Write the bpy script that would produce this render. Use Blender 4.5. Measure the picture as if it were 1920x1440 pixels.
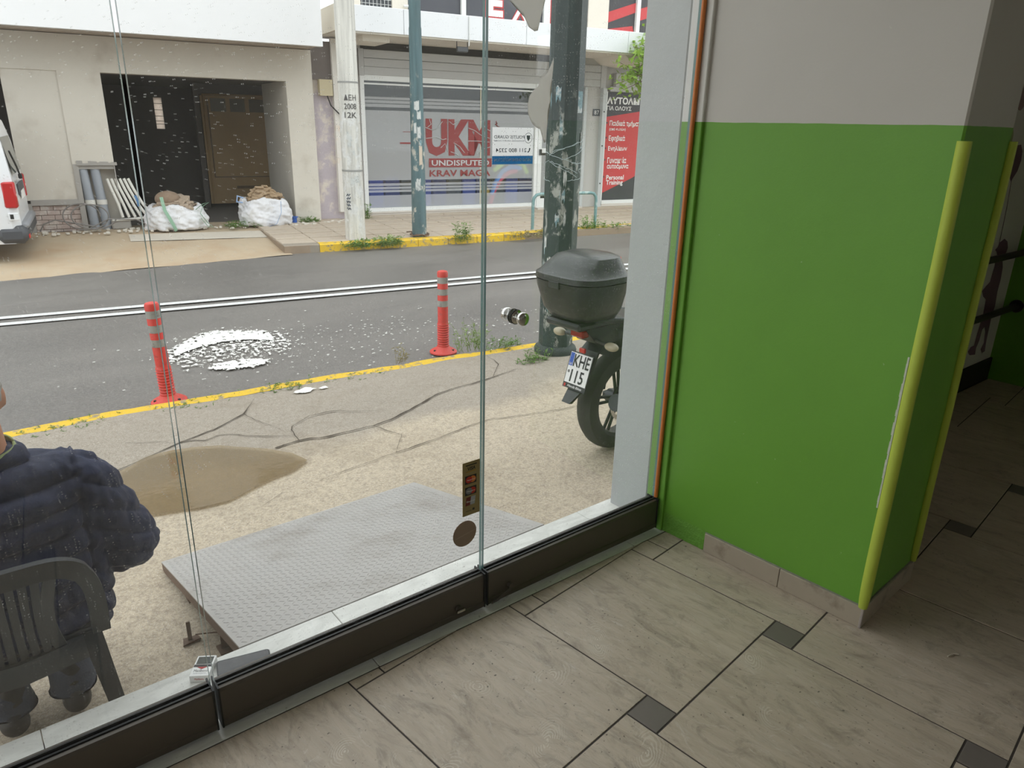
import bpy, bmesh, math, random
from mathutils import Vector, Matrix, noise
import numpy as np
PI=math.pi
random.seed(7)
for o in list(bpy.data.objects): bpy.data.objects.remove(o)
sc=bpy.context.scene; COL=sc.collection
# ---------------------------------------------------------------- camera, world, exposure
# X runs along the shop window, Y out to the street, Z up (metres, shop floor = 0)
cd=bpy.data.cameras.new('camera'); cam=bpy.data.objects.new('camera',cd); COL.objects.link(cam)
cd.sensor_fit='HORIZONTAL'; cd.sensor_width=36; cd.lens=1362.0/1920*36; cd.clip_start=.02; cd.clip_end=300
_p,_r,_a=.341745,.022164,math.radians(38.8)
def _rz(v): return Vector((math.cos(_a)*v[0]+math.sin(_a)*v[1],-math.sin(_a)*v[0]+math.cos(_a)*v[1],v[2]))
_rt=Vector((1,0,0)); _up=Vector((0,math.sin(_p),math.cos(_p))); _fw=Vector((0,math.cos(_p),-math.sin(_p)))
_r2=_rt*math.cos(_r)+_up*math.sin(_r); _u2=_up*math.cos(_r)-_rt*math.sin(_r)
_R,_U,_F=_rz(_r2),_rz(_u2),_rz(_fw)
cam.matrix_world=Matrix(((_R.x,_U.x,-_F.x,0),(_R.y,_U.y,-_F.y,0),(_R.z,_U.z,-_F.z,1.57),(0,0,0,1)))
sc.camera=cam
w=bpy.data.worlds.new('overcast_sky'); sc.world=w; w.use_nodes=True
bg=w.node_tree.nodes['Background']; bg.inputs[0].default_value=(.93,.97,1,1); bg.inputs[1].default_value=3.0
sc.view_settings.view_transform='Standard'; sc.view_settings.look='None'
sc.view_settings.exposure=-.35; sc.view_settings.gamma=1; sc.view_settings.use_curve_mapping=False

# ---------------------------------------------------------------- helpers
S=math.radians(-9.5)                       # the street runs at this angle to the shop window
UX=Vector((math.cos(S),math.sin(S),0)); VX=Vector((-math.sin(S),math.cos(S),0))
def ST(u,v,z=0): return UX*u+VX*v+Vector((0,0,z))
def gz(Y): return -.26-.025*(Y-2)          # near pavement height

def tag(o,label=None,cat=None,group=None,kind=None):
    if label: o['label']=label
    if cat: o['category']=cat
    if group: o['group']=group
    if kind: o['kind']=kind
    return o
def thing(name,label,cat,loc=(0,0,0),rz=0,group=None,kind=None):
    o=bpy.data.objects.new(name,None); COL.objects.link(o); o.location=loc; o.rotation_euler=(0,0,rz)
    o.empty_display_size=.1
    return tag(o,label,cat,group,kind)
class MB:
    def __init__(s): s.v=[]; s.f=[]; s.m=[]; s.mi=0
    def add(s,vs,fs):
        b=len(s.v); s.v+=[tuple(p) for p in vs]; s.f+=[tuple(b+i for i in f) for f in fs]; s.m+=[s.mi]*len(fs); return s
    def box(s,x0,x1,y0,y1,z0,z1,mx=None):
        vs=[Vector((x,y,z)) for z in (z0,z1) for y in (y0,y1) for x in (x0,x1)]
        if mx: vs=[mx@p for p in vs]
        return s.add(vs,[(0,2,3,1),(4,5,7,6),(0,1,5,4),(2,6,7,3),(0,4,6,2),(1,3,7,5)])
    def bbox(s,x0,x1,y0,y1,z0,z1,b=.01,mx=None):    # chamfered box
        vs=[];idx={}
        def P(*p):
            p=Vector(p)
            if mx: p=mx@p
            vs.append(p); return len(vs)-1
        c={}
        for ix,x in enumerate((x0,x1)):
            for iy,y in enumerate((y0,y1)):
                for iz,z in enumerate((z0,z1)):
                    sx,sy,sz=(1,-1)[ix],(1,-1)[iy],(1,-1)[iz]
                    c[ix,iy,iz]=(P(x,y+sy*b,z+sz*b),P(x+sx*b,y,z+sz*b),P(x+sx*b,y+sy*b,z))
        fs=[]
        for i in (0,1):
            q=[c[i,0,0][0],c[i,1,0][0],c[i,1,1][0],c[i,0,1][0]]; fs.append(q if i else q[::-1])
            q=[c[0,i,0][1],c[0,i,1][1],c[1,i,1][1],c[1,i,0][1]]; fs.append(q if i else q[::-1])
            q=[c[0,0,i][2],c[1,0,i][2],c[1,1,i][2],c[0,1,i][2]]; fs.append(q if i else q[::-1])
        for i in (0,1):
            for j in (0,1):
                fs.append([c[i,j,0][0],c[i,j,1][0],c[i,j,1][1],c[i,j,0][1]])
                fs.append([c[i,0,j][0],c[i,1,j][0],c[i,1,j][2],c[i,0,j][2]])
                fs.append([c[0,i,j][1],c[1,i,j][1],c[1,i,j][2],c[0,i,j][2]])
        for k in c.values(): fs.append(list(k))
        return s.add(vs,fs)
    def cyl(s,p0,p1,r0,r1=None,n=16,caps=True):
        return s.tube([p0,p1],[r0,r0 if r1 is None else r1],n,caps)
    def tube(s,pts,r,n=8,caps=True,closed=False,flat=1.0):
        pts=[Vector(p) for p in pts]; k=len(pts)
        if not isinstance(r,(list,tuple)): r=[r]*k
        vs=[];fs=[];prev=None
        for i,p in enumerate(pts):
            if closed: t=pts[(i+1)%k]-pts[i-1]
            else: t=pts[min(i+1,k-1)]-pts[max(i-1,0)]
            t.normalize()
            if prev is None:
                a=Vector((0,0,1)) if abs(t.z)<.9 else Vector((1,0,0))
                nn=t.cross(a).normalized()
            else: nn=(prev-t*prev.dot(t)).normalized()
            prev=nn; bb=t.cross(nn)
            for j in range(n):
                an=2*PI*j/n; vs.append(p+nn*math.cos(an)*r[i]+bb*math.sin(an)*r[i]*flat)
        for i in range(k if closed else k-1):
            for j in range(n):
                a=i*n+j; b=i*n+(j+1)%n; c=((i+1)%k)*n+(j+1)%n; d=((i+1)%k)*n+j
                fs.append((a,b,c,d))
        if caps and not closed:
            fs.append(tuple(range(n))[::-1]); fs.append(tuple((k-1)*n+j for j in range(n)))
        return s.add(vs,fs)
    def lathe(s,prof,n=24,mx=None,cap=True):
        vs=[];fs=[]
        for r,z in prof:
            for j in range(n):
                p=Vector((r*math.cos(2*PI*j/n),r*math.sin(2*PI*j/n),z)); vs.append(mx@p if mx else p)
        for i in range(len(prof)-1):
            for j in range(n):
                fs.append((i*n+j,i*n+(j+1)%n,(i+1)*n+(j+1)%n,(i+1)*n+j))
        if cap: fs.append(tuple(range(n))[::-1]); fs.append(tuple((len(prof)-1)*n+j for j in range(n)))
        return s.add(vs,fs)
    def prism(s,poly,h0,h1,fr=None):        # poly in local xy, extruded along z; fr maps to space
        n=len(poly)
        vs=[Vector((x,y,h0)) for x,y in poly]+[Vector((x,y,h1)) for x,y in poly]
        if fr: vs=[fr@p for p in vs]
        return s.add(vs,[tuple(range(n))[::-1],tuple(range(n,2*n))]+[(i,(i+1)%n,n+(i+1)%n,n+i) for i in range(n)])
    def ell(s,c,r,n=16,m=10,mx=None):
        vs=[];fs=[];c=Vector(c)
        for i in range(m+1):
            t=PI*i/m
            for j in range(n):
                a=2*PI*j/n; p=Vector((r[0]*math.sin(t)*math.cos(a),r[1]*math.sin(t)*math.sin(a),-r[2]*math.cos(t)))
                if mx: p=mx@p
                vs.append(c+p)
        for i in range(m):
            for j in range(n): fs.append((i*n+j,i*n+(j+1)%n,(i+1)*n+(j+1)%n,(i+1)*n+j))
        return s.add(vs,fs)
    def caps(s,p0,p1,r0,r1,n=12):           # tapered limb with round ends
        p0=Vector(p0);p1=Vector(p1);t=(p1-p0).normalized(); pts=[];rs=[]
        for k in range(4,0,-1): a=k/4*PI/2*.98; pts.append(p0-t*r0*math.sin(a)); rs.append(r0*math.cos(a))
        for k in range(5): pts.append(p0.lerp(p1,k/4)); rs.append(r0+(r1-r0)*k/4)
        for k in range(1,5): a=k/4*PI/2*.98; pts.append(p1+t*r1*math.sin(a)); rs.append(r1*math.cos(a))
        return s.tube(pts,rs,n)
    def grid(s,fn,nu,nv):
        vs=[fn(i/nu,j/nv) for j in range(nv+1) for i in range(nu+1)]
        return s.add(vs,[(j*(nu+1)+i,j*(nu+1)+i+1,(j+1)*(nu+1)+i+1,(j+1)*(nu+1)+i) for j in range(nv) for i in range(nu)])
    def mesh(s,name):
        me=bpy.data.meshes.new(name); me.from_pydata(s.v,[],s.f); me.validate(); return me
    def build(s,name,mat,parent=None,smooth=False,label=None,cat=None,group=None,kind=None,sharp=40,fix=True):
        me=bpy.data.meshes.new(name); me.from_pydata(s.v,[],s.f)
        mats=mat if isinstance(mat,(list,tuple)) else [mat]
        for m in mats: me.materials.append(m)
        if len(mats)>1: me.polygons.foreach_set('material_index',s.m)
        me.validate()
        if fix:
            bm=bmesh.new(); bm.from_mesh(me); bmesh.ops.recalc_face_normals(bm,faces=bm.faces); bm.to_mesh(me); bm.free()
        if smooth:
            me.polygons.foreach_set('use_smooth',[True]*len(me.polygons)); me.set_sharp_from_angle(angle=math.radians(sharp))
        me.update()
        return link(name,me,parent,label,cat,group,kind)
def link(name,me,parent=None,label=None,cat=None,group=None,kind=None):
    o=bpy.data.objects.new(name,me); COL.objects.link(o)
    if parent: o.parent=parent
    return tag(o,label,cat,group,kind)
def copy_tree(o,parent=None):
    c=o.copy(); COL.objects.link(c); c.parent=parent
    for ch in [x for x in bpy.data.objects if x.parent==o]: copy_tree(ch,c)
    return c
def remeshed(mb,name,vox,smooth=4,fn=None):
    """union of the shapes in mb as one continuous skin; fn(co,normal)->offset"""
    me=mb.mesh('tmp'); o=bpy.data.objects.new('tmp',me); COL.objects.link(o)
    bm=bmesh.new(); bm.from_mesh(me); bmesh.ops.recalc_face_normals(bm,faces=bm.faces); bm.to_mesh(me); bm.free()
    r=o.modifiers.new('r','REMESH'); r.mode='VOXEL'; r.voxel_size=vox
    if smooth: q=o.modifiers.new('s','SMOOTH'); q.iterations=smooth; q.factor=.5
    dg=bpy.context.evaluated_depsgraph_get(); dg.update()
    out=bpy.data.meshes.new_from_object(o.evaluated_get(dg),depsgraph=dg); out.name=name
    bpy.data.objects.remove(o); bpy.data.meshes.remove(me)
    if fn:
        off=[v.normal*fn(v.co,v.normal) for v in out.vertices]
        for v,d in zip(out.vertices,off): v.co+=d
    out.polygons.foreach_set('use_smooth',[True]*len(out.polygons)); out.update()
    return out
def text(body,mat,parent,loc,width=None,height=.1,rot=(PI/2,0,0),ext=.001,bold=0,name='lettering',align='LEFT',res=2,shear=0,label=None):
    cu=bpy.data.curves.new('t','FONT'); cu.body=body; cu.size=1; cu.extrude=0; cu.offset=bold; cu.resolution_u=res; cu.shear=shear
    o=bpy.data.objects.new('t',cu); COL.objects.link(o)
    dg=bpy.context.evaluated_depsgraph_get(); dg.update()
    me=bpy.data.meshes.new_from_object(o.evaluated_get(dg),depsgraph=dg); me.name=name
    bpy.data.objects.remove(o); bpy.data.curves.remove(cu)
    if len(me.vertices)==0: return None
    xs=[v.co.x for v in me.vertices]; ys=[v.co.y for v in me.vertices]
    x0,x1,y0,y1=min(xs),max(xs),min(ys),max(ys); h=max(y1-y0,1e-6)
    sy=height/h; sx=(width/(x1-x0)) if width else sy
    ox={'LEFT':x0,'CENTER':(x0+x1)/2,'RIGHT':x1}[align]
    for v in me.vertices: v.co=Vector(((v.co.x-ox)*sx,(v.co.y-y0)*sy,ext))
    me.materials.clear(); me.materials.append(mat); me.update()
    ob=link(name,me,parent,label); ob.location=loc; ob.rotation_euler=rot
    return ob

# ---------------------------------------------------------------- materials
class NT:
    def __init__(s,name):
        s.m=bpy.data.materials.new(name); s.m.use_nodes=True; s.t=s.m.node_tree; s.n=s.t.nodes; s.n.clear()
        s.out=s.n.new('ShaderNodeOutputMaterial')
    def node(s,typ,ins=None,**kw):
        nd=s.n.new(typ)
        for k,v in kw.items(): setattr(nd,k,v)
        for k,v in (ins or {}).items(): s.set(nd.inputs[k],v)
        return nd
    def set(s,inp,v):
        if isinstance(v,bpy.types.NodeSocket): s.t.links.new(v,inp)
        elif isinstance(v,bpy.types.Node): s.t.links.new(v.outputs[0],inp)
        else:
            if isinstance(v,tuple) and len(v)==3 and inp.type=='RGBA': v=v+(1,)
            inp.default_value=v
    def obj(s): return s.node('ShaderNodeTexCoord').outputs['Object']
    def pos(s): return s.node('ShaderNodeNewGeometry').outputs['Position']
    def noise(s,co,scale,detail=3,rough=.55,dist=0): return s.node('ShaderNodeTexNoise',{'Vector':co,'Scale':scale,'Detail':detail,'Roughness':rough,'Distortion':dist}).outputs[0]
    def ramp(s,fac,a,b,ca=(0,0,0),cb=(1,1,1)):
        r=s.node('ShaderNodeValToRGB',{'Fac':fac}); e=r.color_ramp.elements
        e[0].position=a;e[1].position=b;e[0].color=ca+(1,);e[1].color=cb+(1,); return r.outputs[0]
    def mix(s,fac,a,b,mode='MIX'):
        m=s.node('ShaderNodeMix',data_type='RGBA',blend_type=mode); s.set(m.inputs[0],fac); s.set(m.inputs[6],a); s.set(m.inputs[7],b); return m.outputs[2]
    def math(s,op,a,b=0.0,c=None):
        m=s.node('ShaderNodeMath',operation=op); s.set(m.inputs[0],a); s.set(m.inputs[1],b)
        if c is not None: s.set(m.inputs[2],c)
        return m.outputs[0]
    def vmul(s,co,v):
        m=s.node('ShaderNodeVectorMath',operation='MULTIPLY'); s.set(m.inputs[0],co); m.inputs[1].default_value=v; return m.outputs[0]
    def xyz(s,co): return s.node('ShaderNodeSeparateXYZ',{'Vector':co}).outputs
    def bump(s,h,strength=.3,dist=.01,normal=None):
        i={'Height':h,'Strength':strength,'Distance':dist}
        if normal: i['Normal']=normal
        return s.node('ShaderNodeBump',i).outputs[0]
    def bsdf(s,col,rough=.6,metal=0,spec=.5,normal=None,**kw):
        i={'Base Color':col,'Roughness':rough,'Metallic':metal,'Specular IOR Level':spec}
        if normal: i['Normal']=normal
        i.update(kw)
        b=s.node('ShaderNodeBsdfPrincipled',i); return b.outputs[0]
    def end(s,sh): s.t.links.new(sh,s.out.inputs[0]); return s.m
_mc={}
def M(name,col,rough=.6,var=.12,scale=6,metal=0,spec=.5,bump=0,bscale=80,dirt=None,dscale=3,dlo=.5,dhi=.75):
    if name in _mc: return _mc[name]
    t=NT(name); co=t.obj()
    c2=tuple(max(0,x*(1-var)) for x in col); c1=tuple(min(1,x*(1+var*.6)) for x in col)
    c=t.mix(t.noise(co,scale,4),c2,c1)
    if dirt: c=t.mix(t.ramp(t.noise(co,dscale,6,.65),dlo,dhi),c,dirt)
    nr=t.bump(t.noise(co,bscale,3),bump,.004) if bump else None
    _mc[name]=t.end(t.bsdf(c,rough,metal,spec,nr)); return _mc[name]
def L(r,g,b): return tuple(((x/255)/12.92 if x/255<.04045 else ((x/255+.055)/1.055)**2.4) for x in (r,g,b))
GREEN=L(106,160,56); WHITEP=L(198,194,186)
# paint: green up to 1.597 m, off-white above, on the same wall
def paint(name,green,white,rough=.45,split=1.597,bump=.08):
    t=NT(name); p=t.pos(); z=t.xyz(p)[2]
    edge=t.math('ADD',z,t.math('MULTIPLY',t.noise(p,9,2),.004))
    f=t.math('GREATER_THAN',edge,split)
    n=t.noise(p,2.5,4)
    g=t.mix(n,tuple(x*.9 for x in green),tuple(min(1,x*1.06) for x in green)); w_=t.mix(n,tuple(x*.93 for x in white),white)
    c=t.mix(f,g,w_)
    sp=t.ramp(t.noise(p,55,2),.76,.79); c=t.mix(t.math('MULTIPLY',sp,.25),c,(.7,.75,.6))
    nr=t.bump(t.noise(p,160,2),bump,.003,t.bump(t.noise(p,5,3),.12,.02))
    return t.end(t.bsdf(c,rough,0,.4,nr))
m_paint=paint('green_white_wall_paint',GREEN,WHITEP)
m_greenonly=M('green_wall_paint',GREEN,.45,.06,2.5,bump=.06)
m_whitewall=M('white_interior_paint',L(230,227,221),.6,.04,2)
m_jamb=paint('jamb_paint',GREEN,L(215,213,206),.5); m_reveal=paint('reveal_paint',L(112,152,82),L(200,200,196),.6)
def tile_mat():
    t=NT('beige_stone_tile'); p=t.pos()
    mp=t.node('ShaderNodeMapping',{'Vector':p,'Rotation':(0,0,math.radians(-6.5)),'Scale':(1,1,1)}).outputs[0]
    st=t.noise(t.vmul(mp,(26,4,1)),1,7,.68,.9); st2=t.noise(t.vmul(mp,(60,11,1)),1,4,.65,.6); big=t.noise(p,2.2,4,.6)
    c=t.mix(t.ramp(st,.3,.72),L(172,157,138),L(200,185,166))
    c=t.mix(t.math('MULTIPLY',t.ramp(st2,.45,.7),.3),c,L(196,189,176))
    c=t.mix(t.ramp(big,.3,.75),c,t.mix(.45,c,L(156,142,124)))
    # scattered grime: smears and specks
    sm=t.ramp(t.noise(t.vmul(mp,(9,4,1)),1.3,8,.75,1.4),.50,.74); c=t.mix(t.math('MULTIPLY',sm,.62),c,L(98,87,74))
    s3=t.ramp(t.noise(t.vmul(mp,(40,9,1)),1,6,.75,1.5),.55,.72); c=t.mix(t.math('MULTIPLY',s3,.35),c,L(112,101,88))
    sp=t.math('MULTIPLY',t.ramp(t.noise(p,85,2,.5),.67,.72),t.ramp(t.noise(p,3,3),.40,.58)); c=t.mix(t.math('MULTIPLY',sp,.8),c,L(48,42,36))
    ws=t.ramp(t.noise(t.vmul(mp,(22,7,1)),1,5,.75,2.2),.58,.70); c=t.mix(t.math('MULTIPLY',ws,.38),c,L(214,208,198))
    # dusty shoe prints: rippled ovals
    X,Y,Z=t.xyz(p); tot=None
    wob=t.math('MULTIPLY',t.noise(p,11,3),.09); brk=t.math('GREATER_THAN',t.noise(p,16,3),.49)
    for i,(cx,cy,a,rx,ry,fq) in enumerate([(1.05,1.12,.6,.12,.055,560),(1.22,1.30,.2,.11,.06,500),(1.45,1.33,.9,.12,.05,560),(.72,1.30,.3,.06,.05,800),(.78,1.20,.4,.10,.06,620),(1.24,.93,.6,.13,.06,500),(.60,1.42,.5,.07,.05,820),(1.78,.98,.8,.08,.05,700),(1.02,1.40,.4,.05,.06,900),(1.62,.80,.7,.07,.045,760)]):
        dx=t.math('SUBTRACT',X,cx); dy=t.math('SUBTRACT',Y,cy); ca,sa=math.cos(a),math.sin(a)
        ex=t.math('DIVIDE',t.math('ADD',t.math('MULTIPLY',dx,ca),t.math('MULTIPLY',dy,sa)),rx)
        ey=t.math('DIVIDE',t.math('SUBTRACT',t.math('MULTIPLY',dy,ca),t.math('MULTIPLY',dx,sa)),ry)
        d=t.math('SQRT',t.math('ADD',t.math('MULTIPLY',ex,ex),t.math('MULTIPLY',ey,ey)))
        d2=t.math('ADD',d,t.math('MULTIPLY',wob,6))
        ring=t.math('GREATER_THAN',t.math('SINE',t.math('MULTIPLY',d2,fq*rx*.85)),.25)
        mk=t.math('MULTIPLY',ring,t.math('SUBTRACT',1,t.math('SMOOTHSTEP' if False else 'MINIMUM',d,1.0)))
        mk=t.math('MULTIPLY',mk,brk)
        tot=mk if tot is None else t.math('MAXIMUM',tot,mk)
    c=t.mix(t.math('MULTIPLY',tot,.6),c,L(214,206,190))
    nr=t.bump(st,.1,.002)
    rg=t.node('ShaderNodeMapRange',{'Value':st,'To Min':.34,'To Max':.55}).outputs[0]
    return t.end(t.bsdf(c,rg,0,.45,nr))
m_tile=tile_mat()
m_insert=M('dark_grey_tile',L(112,104,97),.4,.12,20)
m_grout=M('dark_grout',L(70,63,58),.8,.2,40)
m_skirt=M('skirting_tile',L(168,156,138),.4,.12,9,dirt=L(110,98,84),dscale=9,dlo=.55,dhi=.8)
m_skirt_top=M('skirting_mortar',L(140,140,125),.9,.3,60,bump=.4)
def marble():
    t=NT('white_marble'); p=t.pos(); n=t.noise(t.vmul(p,(3,9,1)),1.5,6,.65,1.5)
    c=t.mix(t.ramp(n,.35,.7),L(226,226,220),L(198,198,192)); c=t.mix(t.math('MULTIPLY',t.ramp(t.noise(p,40,3),.66,.72),.5),c,L(120,112,100))
    return t.end(t.bsdf(c,.38,0,.5))
m_marble=marble()
m_alu=M('bronze_aluminium_rail',L(92,86,79),.42,.08,12,metal=.3)
m_black=M('black_rubber',(.012,.012,.012),.5,.1)
m_wood=M('varnished_wood_bead',L(204,120,54),.4,.15,30)
def glass():
    t=NT('dusty_clear_glass'); p=t.pos()
    fc=t.node('ShaderNodeLayerWeight',{'Blend':.5}).outputs['Facing']; fr=t.math('MULTIPLY_ADD',t.math('POWER',fc,5.0),.9,.035)
    tr=t.node('ShaderNodeBsdfTransparent',{'Color':(.965,.97,.963,1)}); gl=t.node('ShaderNodeBsdfGlossy',{'Color':(1,1,1,1),'Roughness':.0})
    a=t.node('ShaderNodeMixShader',{0:fr,1:tr,2:gl})
    # dust: fine veil, dried droplets, specks
    q=t.vmul(p,(1,0,1))
    vo=t.node('ShaderNodeTexVoronoi',{'Vector':q,'Scale':150.0,'Randomness':1.0}); 
    pick=t.math('GREATER_THAN',t.xyz(vo.outputs['Color'])[0],.72)
    dot=t.math('MULTIPLY',t.math('LESS_THAN',vo.outputs['Distance'],.20),pick)
    patch=t.ramp(t.noise(q,1.6,4,.6),.35,.7)
    veil=t.math('MULTIPLY',t.ramp(t.noise(t.vmul(q,(3,1,.5)),2.5,5,.6),.3,.8),.02)
    f=t.math('ADD',t.math('MULTIPLY',dot,t.math('MULTIPLY_ADD',patch,.26,.10)),t.math('ADD',veil,.003))
    di=t.node('ShaderNodeBsdfTranslucent',{'Color':(.85,.84,.8,1)}); d2=t.node('ShaderNodeBsdfDiffuse',{'Color':(.8,.79,.76,1)})
    dd=t.node('ShaderNodeMixShader',{0:.35,1:di,2:d2})
    b=t.node('ShaderNodeMixShader',{0:f,1:a,2:dd})
    return t.end(b.outputs[0])
m_glass=glass()
def edge():
    t=NT('green_glass_edge'); return t.end(t.bsdf(L(96,126,122),.15,0,.6))
m_edge=edge()
m_pier=M('grey_painted_concrete',L(176,179,178),.8,.08,5,bump=.6,bscale=22)
m_chrome=M('polished_metal',(.62,.61,.58),.16,.05,metal=1)
def concrete():
    t=NT('pavement_concrete'); p=t.pos(); X,Y,Z=t.xyz(p)
    n=t.noise(p,1.3,6,.6); fine=t.noise(p,70,4,.7); gr=t.noise(p,230,2)
    c=t.mix(t.ramp(n,.3,.72),L(176,162,142),L(206,194,174))
    # the newer apron in front of the shop is paler and sandier than the old slab by the kerb
    bd=t.math('ADD',t.math('MULTIPLY',t.noise(p,1.1,4),.9),t.math('SUBTRACT',Y,t.math('MULTIPLY',X,-.02)))
    c=t.mix(t.ramp(t.math('DIVIDE',bd,8),.545,.575),t.mix(n,L(188,173,150),L(206,192,169)),t.mix(n,L(146,138,126),L(174,164,150)))
    md=t.noise(p,24,4,.75); c=t.mix(t.math('MULTIPLY',t.ramp(md,.48,.70),.5),c,L(122,110,96)); c=t.mix(t.math('MULTIPLY',t.ramp(fine,.42,.66),.6),c,L(128,116,101)); c=t.mix(t.math('MULTIPLY',t.ramp(gr,.56,.64),.55),c,L(226,218,204))
    wet=t.ramp(t.noise(p,.8,5,.65,1),.52,.66); c=t.mix(t.math('MULTIPLY',wet,.22),c,L(120,106,86))
    return t.end(t.bsdf(c,.85,0,.3,t.bump(fine,.5,.006,t.bump(t.noise(p,9,4),.3,.02))))
m_conc=concrete()
def asphalt():
    t=NT('worn_asphalt'); p=t.pos()
    n=t.noise(t.vmul(p,(.35,1.2,1)),1.2,5,.6); gr=t.noise(p,70,3,.85); sp=t.ramp(t.noise(p,60,2),.68,.72)
    c=t.mix(t.ramp(n,.3,.7),L(90,87,84),L(116,112,107)); c=t.mix(t.math('MULTIPLY',t.ramp(gr,.4,.7),.7),c,L(146,141,135)); c=t.mix(t.math('MULTIPLY',t.ramp(t.noise(p,40,3,.8),.56,.7),.5),c,L(78,75,73))
    c=t.mix(t.math('MULTIPLY',sp,.5),c,L(196,190,182))
    return t.end(t.bsdf(c,t.node('ShaderNodeMapRange',{'Value':n,'To Min':.42,'To Max':.7}).outputs[0],0,.4,t.bump(gr,.5,.006)))
m_asph=asphalt()
m_roadpaint=M('worn_white_road_paint',L(214,214,212),.7,.08,30,dirt=L(125,120,115),dscale=38,dlo=.60,dhi=.7)
m_yellow=M('worn_yellow_kerb_paint',L(226,186,44),.7,.12,10,dirt=L(150,138,112),dscale=16,dlo=.53,dhi=.60,bump=.4,bscale=50)
m_kerbgrey=M('kerb_stone',L(150,140,126),.85,.2,20,bump=.4)
m_spill=M('spilled_white_paint',L(240,240,232),.6,.04,20)
m_crack=M('crack_dark_brown',L(70,60,48),.95,.3,50)
m_sand=M('sandy_concrete_driveway',L(188,170,144),.9,.14,2.5,bump=.5,bscale=25,dirt=L(176,150,120),dscale=1.2,dlo=.45,dhi=.7)
m_pav=M('far_paving',L(192,178,160),.85,.14,1.8,dirt=L(172,150,125),dscale=2.5,dlo=.5,dhi=.75)
m_pavjoint=M('paving_joint',L(150,132,112),.9,.2,9)
m_soil=M('soil_ground',L(150,140,125),.95,.2,1)

def clip(poly,a,b,c):   # keep a*x+b*y<=c
    out=[]
    for i,p in enumerate(poly):
        q=poly[(i+1)%len(poly)]; dp=a*p[0]+b*p[1]-c; dq=a*q[0]+b*q[1]-c
        if dp<=0: out.append(p)
        if dp*dq<0:
            s=dp/(dp-dq); out.append((p[0]+(q[0]-p[0])*s,p[1]+(q[1]-p[1])*s))
    return out
def area(p): return abs(sum(p[i][0]*p[(i+1)%len(p)][1]-p[(i+1)%len(p)][0]*p[i][1] for i in range(len(p))))/2
def inset(poly,d):
    n=len(poly); s=1 if sum(poly[i][0]*poly[(i+1)%n][1]-poly[(i+1)%n][0]*poly[i][1] for i in range(n))>0 else -1
    out=[]
    for i in range(n):
        p0,p1,p2=Vector(poly[i-1]),Vector(poly[i]),Vector(poly[(i+1)%n])
        a=(p1-p0).normalized(); b=(p2-p1).normalized(); na=Vector((-a.y,a.x))*s; nb=Vector((-b.y,b.x))*s
        m=(na+nb); m=m/max(.3,m.dot(na)) if m.length>1e-6 else na
        out.append(tuple(p1+m*d))
    return out
# ---------------------------------------------------------------- shop room: floor with pinwheel tiles
XL,YB,XR,ZC=-5.0,-4.2,5.53,3.25
fl=MB().box(XL,XR,YB,1.66,-.12,-.0025).build('floor',m_grout,label='beige stone tile floor with small dark grey square inserts',kind='structure')
th=math.radians(-83.48); eA=Vector((math.cos(th),math.sin(th))); eB=Vector((-math.sin(th),math.cos(th)))
O=Vector((1.2968,1.059)); a_,b_=.606,.1025; J=.0028
def tile_mesh(poly,name):
    ins=inset(poly,J); top=inset(poly,J+.0012); n=len(poly); v=[(x,y,-.012) for x,y in ins]+[(x,y,-.0009) for x,y in ins]+[(x,y,0) for x,y in top]
    f=[tuple(range(2*n,3*n))]+[(k*n+i,k*n+(i+1)%n,(k+1)*n+(i+1)%n,(k+1)*n+i) for k in (0,1) for i in range(n)]
    return MB().add(v,f)
big_me=small_me=None
def place(c0,size,mat,name,cache):
    poly=[c0,c0+eA*size,c0+eA*size+eB*size,c0+eB*size]; poly=[tuple(p) for p in poly]
    if name=='insert_tile' and max(p[1] for p in poly)>1.47: mat=m_tile; cache0=cache; cache=None
    cl=poly
    for h in ((0,1,1.648),(1,0,XR-.005),(-1,0,-XL-.005),(0,-1,-YB-.005)):
        cl=clip(cl,*h)
        if len(cl)<3: return cache
    if area(cl)<.0015: return None if name=='insert_tile' else cache
    full=len(cl)==4 and abs(area(cl)-size*size)<1e-6
    if full:
        if cache is None:
            r=[tuple(Vector(p)-c0) for p in poly]; mb=tile_mesh(r,name); cache=mb.mesh(name); cache.materials.append(mat)
        o=link(name,cache,fl); o.location=(c0.x,c0.y,random.uniform(-.0004,.0004))
        if mat is m_tile and name=='insert_tile': cache=cache0
    else:
        cl2=[cl[0]]
        for p in cl[1:]:
            if (Vector(p)-Vector(cl2[-1])).length>.004: cl2.append(p)
        if (Vector(cl2[0])-Vector(cl2[-1])).length<.004: cl2.pop()
        if len(cl2)>=3 and area(inset(cl2,J+.002))>.0003: tile_mesh(cl2,name).build(name,mat,fl)
        if mat is m_tile and name=='insert_tile': cache=cache0
    return cache
for i in range(-14,14):
    for j in range(-14,14):
        o=O+(eA*a_-eB*b_)*i+(eA*b_+eB*a_)*j
        if XL-1<o.x<XR+1 and YB-1<o.y<3:
            small_me=place(o,b_,m_insert,'insert_tile',small_me)
            big_me=place(o+eA*b_,a_,m_tile,'floor_tile',big_me)
# marble threshold running under the glass, inside and out
tr=thing('trim_1','white marble threshold slab under the glass front',None,(0,0,0),kind='structure')
xs=[-5,-3.4,-2.2,-1.15,-.02,.83,1.97,2.36]
for k in range(len(xs)-1): MB().bbox(xs[k]+.0012,xs[k+1]-.0012,1.6505,1.985,-.035,.0,.002).build('marble_slab',m_marble,tr)
MB().box(-5,2.36,1.66,1.97,-.6,-.035).build('footing',m_kerbgrey,tr)
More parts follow.
